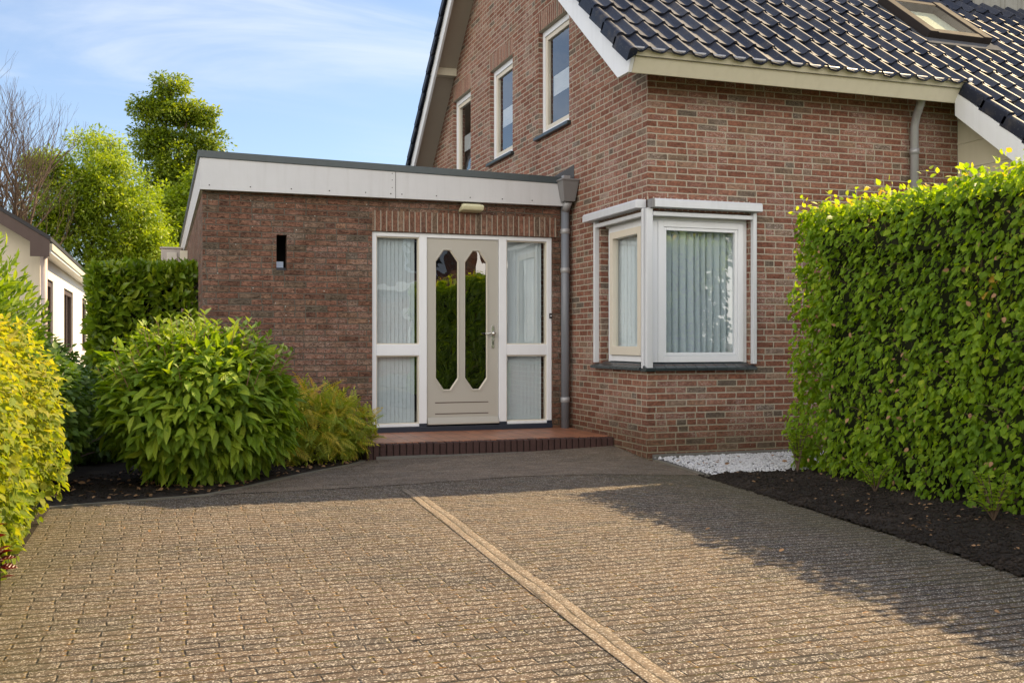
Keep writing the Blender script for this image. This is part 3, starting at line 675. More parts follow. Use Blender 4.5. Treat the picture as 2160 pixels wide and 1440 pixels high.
# --- roof
def rooftiles(x0, ncol, w, y0, z0, L, nrow, dirY, slope, name, skip=None, parent=H):
    cs = 1/math.sqrt(1+slope*slope); sn = slope*cs
    k = 11; u = np.linspace(0, 1, k)
    h = .046*np.exp(-((u-.74)/.15)**2) + .046*np.exp(-((u+.26)/.15)**2)+.006*np.cos(u*6.283)
    Vs = []; Fs = []; Rn = []; b = 0
    def pt(x, s, hh): return np.stack([x, y0+dirY*(s*cs) - dirY*hh*sn, z0+s*sn+hh*cs], -1)
    for r in range(nrow):
        for c in range(ncol):
            xa = x0+c*w
            if skip and skip(xa+w/2, y0+dirY*(r+.5)*L*cs): continue
            j = rng.normal()*.0035; lift = .030
            xs = xa+u*w*1.03; s0 = r*L-.02+rng.normal()*.003; s1 = (r+1)*L+.01
            lo = pt(xs, np.full(k, s0), h+lift+j); hi = pt(xs, np.full(k, s1), h+.002+j*.5); lip = pt(xs, np.full(k, s0+.004), h+lift+j-.020)
            Vs.append(np.concatenate([lo, hi, lip])); i = np.arange(k-1)
            Fs.append(np.concatenate([np.stack([i, i+1, i+1+k, i+k], 1), np.stack([i+2*k, i+1+2*k, i+1, i], 1)])+b); b += 3*k
            Rn.append(np.full(3*k, rng.random()))
    return npmesh(name, np.concatenate(Vs), np.concatenate(Fs), 'tile', parent, rnd=np.concatenate(Rn), smooth=False)
def smooth_by_angle(o, ang=40):
    me = o.data; bm = bmesh.new(); bm.from_mesh(me)
    for f in bm.faces: f.smooth = True
    for e in bm.edges:
        if len(e.link_faces) == 2 and e.calc_face_angle(0) > R_(ang): e.smooth = False
    bm.to_mesh(me); bm.free()
sk = lambda x, y: (3.62 < x < 4.56 and .42 < y < 1.33) or (x > 5.5 and y > 1.66)
TZ = lambda y: 4.115+.794*y      # base plane under the tiles
LT = .345; cs_ = 1/math.sqrt(1+.794**2)
def sk_g(x, y): return sk(x, y) or (y < -.5 and x < 3.40)
rt = rooftiles(-.40, 18, .2105, -.46, TZ(-.46), LT, 18, 1, .794, 'roof', sk)
smooth_by_angle(rt, 50)
rt2 = rooftiles(-.40+18*.2105, 32, .2105, -.46-7*LT*cs_, TZ(-.46-7*LT*cs_), LT, 25, 1, .794, 'roof', sk)
smooth_by_angle(rt2, 50)
rr = rooftiles(-.40, 6, .2105, 10.5, 11.35-.87*10.5, LT, 23, -1, .87, 'roof'); smooth_by_angle(rr, 50)
# under-roof boards
ub = MB()
ub.add([(-.36, -.44, TZ(-.44)-.05), (12, -.44, TZ(-.44)-.05), (12, YR, TZ(YR)-.05), (-.36, YR, TZ(YR)-.05), (12, 10.5, 11.24-.87*10.5), (-.36, 10.5, 11.24-.87*10.5)], [(0, 1, 2, 3), (3, 2, 4, 5)])
ub.add([(3.43, -2.5, TZ(-2.5)-.05), (12, -2.5, TZ(-2.5)-.05), (12, -.44, TZ(-.44)-.052), (3.43, -.44, TZ(-.44)-.052)], [(0, 1, 2, 3)])
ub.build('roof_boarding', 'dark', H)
# verge tiles: one stepped piece per course, rounded top
def verge(xc, y0, nrow, dirY, slope, zfn, name='verge_tiles'):
    mb = MB(); cs = 1/math.sqrt(1+slope*slope); sn = slope*cs
    for r in range(nrow):
        s0, s1 = r*LT-.02, (r+1)*LT+.015; prof = []
        for a in range(9):
            t = math.pi*a/8; prof.append((xc-.04*math.cos(t), .030*math.sin(t)+.030))
        prof = [(xc-.04, -.075)] + prof + [(xc+.04, .0)]
        k = len(prof); vs = []
        for s, lf in ((s0, .03), (s1, .002)):
            for (px_, h) in prof: vs.append((px_, y0+dirY*s*cs-dirY*(h+lf)*sn, zfn(y0)+s*sn+(h+lf)*cs))
        mb.add(vs, [(i, (i+1) % k, k+(i+1) % k, k+i) for i in range(k)]+[tuple(range(k-1, -1, -1))])
    o = mb.build(name, 'tile', H); smooth_by_angle(o, 45); return o
verge(-.395, -.46, 18, 1, .794, lambda y: TZ(y)-.045)
verge(3.38, -.46-7*LT*cs_, 7, 1, .794, lambda y: TZ(y)-.035)
verge(-.395, 10.5, 23, -1, .87, lambda y: 11.33-.87*y)
MB().tube([(-.44, YR, 7.70), (12, YR, 7.70)], .11, 12).build('ridge_tiles', 'tile', H, smooth=True)
# bargeboards
MB().prismX([(-.119, ZF(-.119)), (-.344, 3.590), (-.455, 3.775), (-.25, 3.800), (-.25, ZF(-.25)+.27), (YR, ZF(YR)+.27), (YR, ZF(YR))], -.372, -.335).build('bargeboard', 'white', H, bevel=.003)
MB().prismX([(YR+.002, ZF(YR)), (YR+.002, ZF(YR)+.27), (10.5, ZR(10.5)+.28), (10.5, ZR(10.5))], -.372, -.335).build('bargeboard', 'white', H, bevel=.003)
MB().quad((-.334, YR, ZR(YR)+.18), (0, YR, ZR(YR)+.18), (0, 10.5, ZR(10.5)+.18), (-.334, 10.5, ZR(10.5)+.18)).build('soffit', 'soffit', H)
MB().quad((-.334, -.2, ZF(-.2)+.20), (0, -.2, ZF(-.2)+.20), (0, YR, ZF(YR)+.20), (-.334, YR, ZF(YR)+.20)).build('soffit', 'soffit', H)
MB().prismX([(6.64, 5.30), (6.64, 5.41), (6.80, 5.53-.0), (6.80, 5.30)], -.333, -.002).build('purlin_end', 'cream', H, bevel=.004)
# gutter
MB().prismX([(-.344, 3.590), (-.462, 3.775), (-.442, 3.775), (-.326, 3.590)], -.334, 3.40).build('gutter', 'cream', H)  # cream colour takes in the light this face reflects
MB().tube([(-.375, -.466, 3.784), (3.42, -.466, 3.784)], .014, 8).build('gutter_rim', 'zinc', H, smooth=True)
MB().box(-.33, 3.39, -.40, -.06, 3.722, 3.728).build('soffit', 'soffit', H)
MB().box(-.33, 3.42, -.40, -.38, 3.735, 3.80).build('tilting_fillet', 'dark', H)
MB().tube([(3.40, -.462, 3.778), (3.50, -.40, 3.82)], .03, 8).build('gutter_corner', 'zinc', H, smooth=True)
# side barge of the lower roof to the right, and its boarded wall
ZG = lambda y: 3.735+.79*y
MB().prismX([(-.35, ZG(-.35)), (-.35, ZG(-.35)+.26), (-2.6, ZG(-2.6)+.26), (-2.6, ZG(-2.6))], 3.345, 3.385).build('bargeboard', 'white', H, bevel=.003)
sb = MB()
for k in range(15):
    z0 = .0+k*.27
    def clipz(y): return ZG(y)+.20
    ytop = -2.5
    zt = z0+.268
    yb0 = max(-2.5, (z0-3.935)/.79); yb1 = max(-2.5, (zt-3.935)/.79)
    if yb0 > -.02: break
    sb.prismX([(-.002, z0), (yb0, z0), (yb1, min(zt, 3.93)), (-.002, min(zt, 3.93))], 3.702+.0, 3.722)
    sb.prismX([(-.002, z0), (yb0, z0), (yb0, z0+.02), (-.002, z0+.02)], 3.693, 3.703)
sb.build('weatherboarding', 'cream', H)
MB().box(3.723, 3.8, -2.5, 0, -.05, 1.9).box(3.723, 9, -2.52, -2.5, -.05, 2.0).build('wall', 'house_brick', H)
# downpipe on the front wall
dp = MB().tube([(3.02, -.27, 3.70), (3.025, -.23, 3.61), (3.05, -.13, 3.48), (3.07, -.075, 3.38), (3.07, -.075, 0)], .042, 14).build('downpipe', 'zinc', H, smooth=True)
MB().tube([(3.07, -.075, 3.09), (3.07, -.075, 3.145)], .050, 14).build('collar', 'zinc', dp, smooth=True)
# roof window
RW = wempty('roof_window', (4.1, .9, 4.8), '', ''); bpy.data.objects.remove(RW)
def rp(x, y, h): c = cs_; return (x, y-h*.794*c, TZ(y)+h*c)
def rbox(mb, x0, x1, y0, y1, h0, h1):
    vs = [rp(x, y, h) for h in (h0, h1) for x, y in ((x0, y0), (x1, y0), (x1, y1), (x0, y1))]
    return mb.add(vs, [(0,3,2,1),(4,5,6,7),(0,1,5,4),(1,2,6,5),(2,3,7,6),(3,0,4,7)])
rw = MB(); rbox(rw, 3.68, 3.80, .46, 1.30, -.03, .13); rbox(rw, 4.44, 4.56, .46, 1.30, -.03, .13); rbox(rw, 3.80, 4.44, .46, .55, -.03, .12); rbox(rw, 3.80, 4.44, 1.21, 1.30, -.03, .12)
rwo = rw.build('roof_window', plain('brown_cladding', (.034, .029, .028), .75, .3, spec=.1), H, bevel=.008)
gm = MB(); gm.quad(rp(3.79, .54, .115), rp(4.45, .54, .115), rp(4.45, 1.22, .115), rp(3.79, 1.22, .115)); gm.build('pane', 'roofglass', rwo)
gm = MB(); gm.quad(rp(3.79, .54, .02), rp(4.45, .54, .02), rp(4.45, 1.22, .02), rp(3.79, 1.22, .02)); gm.build('roller_blind', plain('pale_green_blind', (.62, .64, .52), .8), rwo)
fl = MB(); rbox(fl, 3.60, 3.68, .30, 1.40, -.02, .035); rbox(fl, 4.56, 4.66, .30, 1.40, -.02, .035); rbox(fl, 3.60, 4.66, .34, .46, -.02, .05); rbox(fl, 3.60, 4.66, 1.30, 1.42, -.02, .04); fl.build('flashing', 'lead', rwo)
# weathered box dormer at upper right
MB().box(5.52, 9, 1.70, 4.2, 5.2, 7.0).build('dormer', 'weathered', H)

# ================================================================ ENTRANCE WING (part of the house)
YA = 1.946; XA = -4.012
FR = (-2.28, -.214, .157, 2.305)
ah = [(FR[0], FR[1], .12, FR[3]), (-3.28, -3.174, 1.865, 2.23)]
mb = wall(MB(), PF(YA), XA, 0, -.05, lambda u: 2.70, ah, .11)
mb.quad((XA, YA, -.05), (XA, 12, -.05), (XA, 12, 2.70), (XA, YA, 2.70))
mb.build('wall', 'annex_brick', H)
MB().box(FR[0]-.0, -.17, YA-.003, YA+.08, 2.307, 2.525).build('lintel', 'annex_soldier', H)
# slit window
MB().box(-3.279, -3.175, YA+.07, YA+.109, 1.866, 1.895).build('slit_sill', 'bluestone', H)
MB().box(-3.279, -3.20, YA+.095, YA+.105, 1.895, 1.96).build('slit_frame', 'bluebag', H)
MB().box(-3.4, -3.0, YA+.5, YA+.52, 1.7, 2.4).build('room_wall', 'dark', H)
# roof, fascia, trim
yf = YA-.10
MB().prismY([(-4.04, 2.65), (-4.04, 2.968), (-2.050, 2.931), (-2.050, 2.65)], yf, YA-.02).build('fascia', 'fascia', H)
MB().prismY([(-2.044, 2.65), (-2.044, 2.931), (-.06, 2.895), (-.06, 2.65)], yf, YA-.02).build('fascia', 'fascia', H)
MB().box(-2.05, -2.044, yf+.006, YA-.02, 2.651, 2.93).build('fascia_joint', 'black', H)
MB().prismY([(-4.06, 2.968), (-4.06, 3.040), (-.055, 2.972), (-.055, 2.895)], yf-.012, YA-.02).build('roof_edge_trim', 'trim', H, bevel=.005)
MB().prismX([(YA-.021, 2.65), (YA-.021, 2.965), (12.1, 2.965), (12.1, 2.65)], -4.04, -4.02).build('fascia', 'fascia', H)
MB().box(-4.06, -4.015, YA-.019, 12.1, 2.966, 3.035).build('roof_edge_trim', 'trim', H)
MB().add([(-4.014, YA-.03, 2.96), (0, YA-.03, 2.89), (0, 12.1, 2.89), (-4.014, 12.1, 2.96)], [(0, 1, 2, 3)]).build('roof', 'trim', H)
MB().box(-4.019, -4.013, YA-.0, 12, 2.64, 2.68).build('soffit', 'soffit', H)
MB().add([(0-.004, YA-.12, 2.97), (-.004, YA-.12, 3.12), (-.004, 2.5, 3.0), (-.16, YA+.2, 2.98), (-.20, 2.45, 2.96)], [(0, 1, 2), (1, 3, 4, 2), (0, 3, 1)]).build('lead_flashing', 'lead', H)
for X_ in [-3.95, -3.55, -3.14, -2.75, -2.37, -2.10, -1.98, -1.6, -1.22, -.85, -.5]: MB().tube([(X_, yf-.003, 2.695), (X_, yf+.002, 2.695)], .007, 6).build('screw', 'black', H)
for Z_ in (2.76, 2.84, 2.91): MB().tube([(-2.085, yf-.003, Z_), (-2.085, yf+.002, Z_)], .005, 6).build('screw', 'black', H)
# door frame
fr = MB(); d0, d1 = .03, .11; P_ = PF(YA)
JX = [(-2.278, -2.229), (-1.756, -1.672), (-.846, -.756), (-.272, -.216)]
for a, b in JX: bxP(fr, P_, a, b, d0, d1, .235, 2.303)
for a, b in ((-2.229, -1.756), (-1.672, -.846), (-.756, -.272)): bxP(fr, P_, a, b, d0, d1, 2.256, 2.303)
for a, b in ((-2.229, -1.756), (-.756, -.272)):
    bxP(fr, P_, a, b, d0+.004, d1, .975, 1.095); bxP(fr, P_, a, b, d0+.002, d1, .205, .235)
dfo = fr.build('door_frame', 'white', H, bevel=.004)
MB().box(FR[0], FR[1], YA+.012, YA+.13, .142, .203).build('threshold', 'bluestone', dfo, bevel=.004)
for a, b in JX: bxP(MB(), P_, a-.001, b+.001, d0-.006, d1, .2035, .2345).build('jamb_foot', 'bluestone', dfo)
for a, b in ((-2.229, -1.756), (-.756, -.272)):
    for c, d in ((.235, .975), (1.095, 2.256)):
        ring(MB(), P_, a, b, c, d, .012, d0+.02, d1).build('glazing_bead', 'bead', dfo)
        MB().quad((a+.01, YA+.075, c+.01), (b-.01, YA+.075, c+.01), (b-.01, YA+.075, d-.01), (a+.01, YA+.075, d-.01)).build('pane', 'glass', dfo)
# vertical blinds behind the side lights
def vblind(a, b, label):
    mb = MB(); w = .041; k = int((b-a)/.0445)
    for i in range(k):
        x = a+.025+i*.0445; t = random.uniform(.22, .42); dy = w/2*math.sin(t)
        mb.quad((x-w/2, YA+.13+dy, .19), (x+w/2, YA+.13-dy, .19), (x+w/2, YA+.13-dy, 2.29), (x-w/2, YA+.13+dy, 2.29))
    return tagp(mb.build('vertical_blind', 'blind'), label, 'blind')
vblind(-2.28, -1.78, 'blue grey vertical slat blind behind the side light left of the front door')
vblind(-.80, -.31, 'blue grey vertical slat blind behind the side light right of the front door')
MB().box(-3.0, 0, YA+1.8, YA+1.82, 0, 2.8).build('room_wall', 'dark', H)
# front door
door = MB(); zb, zt = .218, 2.254; xa, xb = -1.668, -.850; DY0, DY1 = YA+.048, YA+.10
ocs = []
for (gx0, gx1) in ((-1.571, -1.313), (-1.238, -.980)):
    z0, z1 = .594, 2.130; cx_, cz_ = .088, .125
    ocs.append([(gx0+cx_, z0), (gx1-cx_, z0), (gx1, z0+cz_), (gx1, z1-cz_), (gx1-cx_, z1), (gx0+cx_, z1), (gx0, z1-cz_), (gx0, z0+cz_)])
def face(pts, y): door.quad(*[(p[0], y, p[1]) for p in pts])
for y in (DY0, DY1):
    face([(xa, zb), (xb, zb), (xb, .594), (xa, .594)], y); face([(xa, 2.13), (xb, 2.13), (xb, zt), (xa, zt)], y)
    for a, b in ((xa, -1.571), (-1.313, -1.238), (-.980, xb)): face([(a, .594), (b, .594), (b, 2.13), (a, 2.13)], y)
    for o in ocs:
        g0, g1 = o[7][0], o[2][0]
        for (p, q, r) in (((g0, .594), o[0], o[7]), (o[1], (g1, .594), o[2]), ((g1, 2.13), o[4], o[3]), ((g0, 2.13), o[6], o[5])): face([p, q, r], y)
for o in ocs:
    for i in range(8):
        p, q = o[i], o[(i+1) % 8]; door.quad((p[0], DY0, p[1]), (q[0], DY0, q[1]), (q[0], DY1, q[1]), (p[0], DY1, p[1]))
door.quad((xa, DY0, zb), (xa, DY1, zb), (xa, DY1, zt), (xa, DY0, zt)); door.quad((xb, DY0, zb), (xb, DY1, zb), (xb, DY1, zt), (xb, DY0, zt))
do = door.build('front_door', 'door', H)
for o in ocs:
    cx0 = sum(p[0] for p in o)/8; cz0 = sum(p[1] for p in o)/8
    def ins(p, e): return (p[0]+(e if p[0] < cx0 else -e)*1.0, p[1]+(e if p[1] < cz0 else -e))
    def mould(e0, e1, y0, y1, m, nm):
        mb = MB(); A = [ins(p, e0) for p in o]; B = [ins(p, e1) for p in o]
        for i in range(8):
            j = (i+1) % 8; mb.quad((A[i][0], y0, A[i][1]), (A[j][0], y0, A[j][1]), (B[j][0], y1, B[j][1]), (B[i][0], y1, B[i][1]))
        mb.build(nm, m, do)
    mould(-.016, .0, DY0-.006, DY0-.008, 'door', 'glass_moulding'); mould(.0, .008, DY0-.008, DY0+.012, 'bead', 'glass_moulding')
    MB().quad(*[(p[0], DY0+.02, p[1]) for p in o]).build('door_glass', 'doorglass', do)
gv = MB()
for z in (.457, .335): gv.box(-1.576, -.965, DY0-.0015, DY0-.0005, z-.005, z+.005)
gv.build('groove_shade', 'brownwood', do)  # flat dark strips painting the shade of the door's grooves
MB().prismX([(DY0-.002, .222), (DY0-.055, .222), (DY0-.055, .240), (DY0-.002, .298)], -1.664, -.854).build('weather_bar', 'door', do, bevel=.003)
hx = -.914
hp = MB().prismY([(hx-.018, 1.075), (hx-.011, 1.05), (hx+.011, 1.05), (hx+.018, 1.075), (hx+.018, 1.285), (hx+.011, 1.305), (hx-.011, 1.305), (hx-.018, 1.285)], DY0-.010, DY0-.0005).build('handle_plate', 'chrome', do, bevel=.002)
MB().box(hx-.004, hx+.006, DY0-.0112, DY0-.0101, 1.09, 1.13).build('keyhole', 'black', do)
MB().tube([(hx, DY0-.01, 1.215), (hx, DY0-.045, 1.215)], [.015, .011], 12).tube([(hx+.003, DY0-.047, 1.215), (hx-.045, DY0-.055, 1.216), (hx-.10, DY0-.045, 1.212)], [.013, .011, .009], 10).tube([(hx-.005, DY0-.055, 1.215), (hx-.005, DY0-.066, 1.215)], [.024, .02], 16).build('door_handle', 'chrome', do, smooth=True)
# annex downpipe with hopper
dpa = MB().tube([(-.088, YA-.06, 2.70), (-.088, YA-.06, .15)], .046, 16).build('downpipe', plain('painted_zinc_pipe', (.19, .21, .245), .38, .35, streak=.25), H, smooth=True)
for z in (2.37, 1.93, .47): MB().tube([(-.088, YA-.06, z-.03), (-.088, YA-.06, z-.025), (-.088, YA-.06, z+.025), (-.088, YA-.06, z+.03)], [.046, .053, .053, .046], 16).build('collar', 'zinc', dpa, smooth=True)
ho = MB(); pr = [(-.165, -.03, 2.688), (-.215, .0-.004, 2.925)]
a = [(-.160, YA-.215, 2.69), (-.03, YA-.215, 2.69), (-.03, YA-.103, 2.69), (-.160, YA-.103, 2.69)]; b = [(-.205, YA-.275, 2.915), (-.006, YA-.275, 2.915), (-.006, YA-.103, 2.915), (-.205, YA-.103, 2.915)]
ho.add(a+b, [(0,3,2,1),(0,1,5,4),(1,2,6,5),(2,3,7,6),(3,0,4,7)]); ho.box(-.215, -.004, YA-.285, YA-.101, 2.915, 2.935)
hoo = ho.build('rain_hopper', 'greyplastic', H, bevel=.003)
MB().box(-.15, -.07, YA-.17, YA-.101, 2.936, 2.985).build('outlet', 'zinc', hoo)
MB().tube([(-.088, YA-.06, 2.60), (-.088, YA-.16, 2.692)], .046, 14).build('pipe_elbow', 'zinc', hoo, smooth=True)
# small box under the side fascia
MB().box(-4.12, -4.018, 7.6, 7.9, 2.28, 2.52).build('junction_box', 'cream', H)

# wall lamp, doorbell
lamp = wempty('wall_lamp', (-1.20, YA, 2.58), 'cream plastic wall lamp below the fascia above the front door', 'lamp')
MB().prismX([(yf-.0, 2.60), (yf-.02, 2.625), (YA-.03, 2.635), (YA-.004, 2.63), (YA-.004, 2.56)], -1.30, -1.10).build('housing', 'lampglass', lamp, bevel=.008)
MB().prismX([(YA-.14, 2.555), (YA-.16, 2.60), (YA-.145, 2.618), (YA-.005, 2.575), (YA-.005, 2.54)], -1.325, -1.075).build('lamp_cover', 'lampglass', lamp, bevel=.012)
bell = wempty('doorbell', (-.232, YA, 1.417), 'small black doorbell with white button on the white frame right of the door', 'doorbell')
MB().box(-.248, -.216, YA+.012, YA+.0295, 1.388, 1.446).build('bell_plate', 'black', bell, bevel=.003)
MB().tube([(-.232, YA+.013, 1.417), (-.232, YA+.008, 1.417)], .008, 12).build('bell_button', 'white', bell)

# porch step
ps = wempty('porch_step', (-1.2, 1.2, 0), 'low porch step with terracotta tiles and dark brick edge before the front door', 'step')
MB().box(-2.46, -.004, .868, YA-.002, -.04, .150).build('tiled_top', 'porchtile', ps)
eb = MB(); x = -2.571
while x < -.02:
    w_ = .066+random.uniform(-.003, .004); dz = random.uniform(-.004, .004); dy = random.uniform(-.004, .004)
    eb.box(x, min(x+w_-.009, -.006), .756+dy, .866, -.05, .147+dz); x += w_
y = .87
while y < YA-.05:
    eb.box(-2.571, -2.464, y, y+.058, -.05, .147+random.uniform(-.004, .004)); y += .067
eb.build('brick_edge', plain('dark_edge_brick', (.060, .026, .022), .75, .7, 18, bump=.006, bscale=50), ps, bevel=.006)
MB().box(-2.56, -.01, .775, .86, -.05, .128).build('edge_mortar', plain('edge_mortar', (.02, .018, .016), .9), ps)
MB().box(-2.48, -1.9, .735, .757, -.05, .035).box(-1.9, -.7, .742, .757, -.05, .03).build('concrete_footing', 'stoneplinth', ps)

# ================================================================ WHITE BUNGALOW on the left
WH = wempty('white_house', (-6.0, 8.3, 0), 'white rendered bungalow with dark roof behind the left shrubs', 'house')
XW, YW = -6.15, 8.27
wins = [(8.86, 10.28, .9, 2.15), (12.4, 14.5, .9, 2.15), (17.2, 18.6, .9, 2.15)]
PXr = lambda u, d, z: (XW-d, u, z)
wall(MB(), PXr, YW, 24, -.05, lambda u: 2.62, wins, .12).build('wall', 'stucco', WH)
gp = [(XW, -.05), (XW, 2.55), (XW-3.2, 2.55+3.2*.70), (XW-6.4, 2.55), (XW-6.4, -.05)]
MB().quad(*[(p[0], YW, p[1]) for p in gp]).build('wall', plain('shaded_stucco', (.62, .57, .45), .85, .12, 5, bump=.002, streak=.1), WH)  # darker copy of the stucco, with the gable's shade painted in
for (a, b, c, d) in wins:
    wo = ring(MB(), PXr, a+.01, b-.01, c+.01, d-.01, .09, .03, .10).build('window', 'brownwood', WH)
    m_ = (a+b)/2; bxP(MB(), PXr, m_-.05, m_+.05, .035, .10, c+.1, d-.1).build('mullion', 'brownwood', wo)
    MB().quad(*[PXr(u, .07, z) for u, z in ((a+.09, c+.09), (b-.09, c+.09), (b-.09, d-.09), (a+.09, d-.09))]).build('pane', 'glass', wo)
    MB().quad(*[PXr(u, .4, z) for u, z in ((a-.2, c-.2), (b+.2, c-.2), (b+.2, d+.2), (a-.2, d+.2))]).build('room_wall', 'dark', wo)
zr = lambda x: 2.62+(XW+.22-x)*.62
MB().add([(XW+.18, YW-.35, zr(XW+.18)), (XW+.18, 24.3, zr(XW+.18)), (XW-3.2, 24.3, zr(XW-3.2)), (XW-3.2, YW-.35, zr(XW-3.2)),
          (XW+.18, YW-.35, zr(XW+.18)+.06), (XW+.18, 24.3, zr(XW+.18)+.06), (XW-3.2, 24.3, zr(XW-3.2)+.06), (XW-3.2, YW-.35, zr(XW-3.2)+.06)],
         [(0, 1, 2, 3), (4, 5, 6, 7), (0, 3, 7, 4), (0, 1, 5, 4)]).build('roof', plain('dark_roofing', (.03, .03, .032), .7), WH)
MB().add([(XW+.16, YW-.33, zr(XW+.16)-.20), (XW+.16, YW-.33, zr(XW+.16)-.004), (XW-3.2, YW-.33, zr(XW-3.2)-.004), (XW-3.2, YW-.33, zr(XW-3.2)-.20),
          (XW+.16, YW-.30, zr(XW+.16)-.20), (XW+.16, YW-.30, zr(XW+.16)-.004), (XW-3.2, YW-.30, zr(XW-3.2)-.004), (XW-3.2, YW-.30, zr(XW-3.2)-.20)],
         [(0, 1, 2, 3), (4, 5, 6, 7), (0, 4, 7, 3), (0, 1, 5, 4)]).build('bargeboard', 'brownwood', WH)
MB().box(XW+.005, XW+.18, YW-.29, 24, 2.46, 2.50).build('soffit', 'white', WH)
gf_ = MB(); 
gf_.box(XW+.14, XW+.20, YW-.29, 24, 2.502, 2.60)
gf_.build('gutter', 'cream', WH)
MB().box(XW-.10, XW+.165, YW-.37, YW-.335, 2.40, 2.62).build('bargeboard_end', 'brownwood', WH)
MB().tube([(XW+.065, YW-.10, 2.5), (XW+.065, YW-.10, 0)], .05, 12).build('downpipe', plain('pink_grey_pipe', (.42, .36, .34), .5), WH, smooth=True)

# pale ventilation housing behind the laurel hedge
vb = wempty('vent_housing', (-4.22, 9.1, 0), 'pale grey louvred metal housing rising behind the clipped laurel hedge', 'vent')
MB().box(-4.40, -4.07, 9.0, 9.3, .0, 2.66).box(-4.42, -4.05, 8.98, 9.32, 2.661, 2.69).build('casing', plain('pale_pinkish_metal', (.44, .40, .37), .55, .2, streak=.2), vb, bevel=.01)
MB().box(-4.31, -4.15, 8.97, 8.999, 2.30, 2.60).build('door_panel', plain('pale_panel', (.55, .52, .46), .55, .1), vb, bevel=.006)
lv = MB(); [lv.box(-4.27, -4.19, 8.955, 8.969, 2.38+k*.022, 2.39+k*.022) for k in range(5)]; lv.build('louvre', 'greyplastic', vb)

# ================================================================ HEDGES AND SHRUBS
def hedge(name, b, n, leafs, m, label, depth=.22, amp=.05, faces='xyZ', size=.06, tipdir=(0, -.2, -.9), outw=.75, wid=1.0, group=None, core=.16, jt=.45, nj=.45, rndf=None, batter=0):
    h = wempty(name, ((b[0]+b[1])/2, (b[2]+b[3])/2, 0), label, 'hedge', group)
    P, Nn = boxshell(b, n, depth, amp, 4.5, faces)
    if batter:
        bt = np.clip(1-P[:, 2]/1.1, 0, 1)*batter; P = P + Nn*(bt*(np.abs(Nn[:, 2]) < .5))[:, None]
    T = Nn*outw + np.array(tipdir) + jit(len(P), jt); Nm = Nn + np.array((0, 0, .55)) + jit(len(P), nj)
    r = rng.random(len(P))**1.3*.78 + .20*wob(P, 2.5, 8) + .12
    if rndf is not None: r = rndf(P, r)
    leaves('foliage', m, h, P, T, Nm, size*rng.uniform(.42, 1.3, len(P)), wid*rng.uniform(.75, 1.15, len(P)), 'ov', r)
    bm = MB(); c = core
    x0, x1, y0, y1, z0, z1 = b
    # dark solid core standing in for the shade between the leaves
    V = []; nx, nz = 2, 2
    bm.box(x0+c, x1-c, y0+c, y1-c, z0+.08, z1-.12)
    bm.box(x0+c*.62, x1-c, y0+c, y1-c, z1-.45, z1-.115)  # extra upper core added to make the hedge's cast shadow solid
    bm.build('shade_core', plain(name+'_inner', (.022, .026, .010), .95, .6, 14), h)
    st_ = MB(); 
    for k in range(int((y1-y0 if y1-y0 > x1-x0 else x1-x0)/.3)):
        if y1-y0 > x1-x0: px_, py_ = (x0+x1)/2-.15, y0+.15+k*.3
        else: px_, py_ = x0+.15+k*.3, (y0+y1)/2-.1
        st_.tube([(px_, py_, -.03), (px_+random.uniform(-.05, .05), py_, .3), (px_+random.uniform(-.1, .1), py_+random.uniform(-.1, .1), z1*.8)], [.022, .018, .008], 6)
    st_.build('trunks', 'bark', h)
    return h
HR = (.83, 1.70, -9.2, -1.18, .04, 2.26)
def hr_r(P, r):      # patch of bronze young growth high up towards the camera
    g1 = np.exp(-(((P[:, 1]+3.35)/.22)**2+((P[:, 2]-1.55)/.22)**2)) + np.exp(-(((P[:, 1]+3.5)/.35)**2+((P[:, 2]-2.05)/.2)**2))
    return np.clip(r*.9, 0, .9) + g1*.35*rng.random(len(P))
hd = hedge('hornbeam_hedge', HR, 80000, 1, 'hornbeam', 'tall clipped hornbeam hedge along the right edge of the driveway', depth=.20, amp=.085, faces='xXyYZ', size=.060, tipdir=(-.05, -.30, -.75), rndf=hr_r, batter=.08, core=.22, jt=.36, nj=.35)
tw_ = MB()
for k in range(150):
    y = random.uniform(-5.5, -1.1); z = random.uniform(.08, 2.2); x = .80-.07*max(0, 1-z/1.1)
    p = Vector((x+.10, y, z)); q = p+Vector((-random.uniform(.08, .16), random.uniform(-.12, .12), random.uniform(-.02, .16))); tw_.tube([p, p.lerp(q, .5)+Vector((0, 0, .015)), q], [.004, .003, .0015], 4)
tw_.build('surface_twigs', 'twig', hd)['kind'] = 'stuff'
n_ = 160; y = rng.uniform(-5.5, -1.1, n_); z = rng.uniform(.05, 2.2, n_); P = np.stack([.79-.08*np.clip(1-z/1.1, 0, 1)+rng.random(n_)*.05, y, z], 1)
leaves('brown_leaves', 'litter', hd, P, jit(n_, .5)+np.array((-.3, 0, -.6)), jit(n_, .4)+np.array((-.8, 0, .3)), .05*rng.uniform(.5, 1, n_))
# loose shoots on the hedge top and edge
n_ = 900; y = -1.16-rng.random(n_)*6; x = rng.uniform(.82, 1.3, n_); zt_ = 2.25+rng.random(n_)**4*.14
P = np.stack([x, y, zt_], 1); leaves('foliage_tips', 'hornbeam', hd, P, jit(n_, .6)+np.array((-.2, 0, .3)), jit(n_, .5)+np.array((0, 0, .8)), .055*rng.uniform(.6, 1.2, n_), rnd=.75+rng.random(n_)*.25)

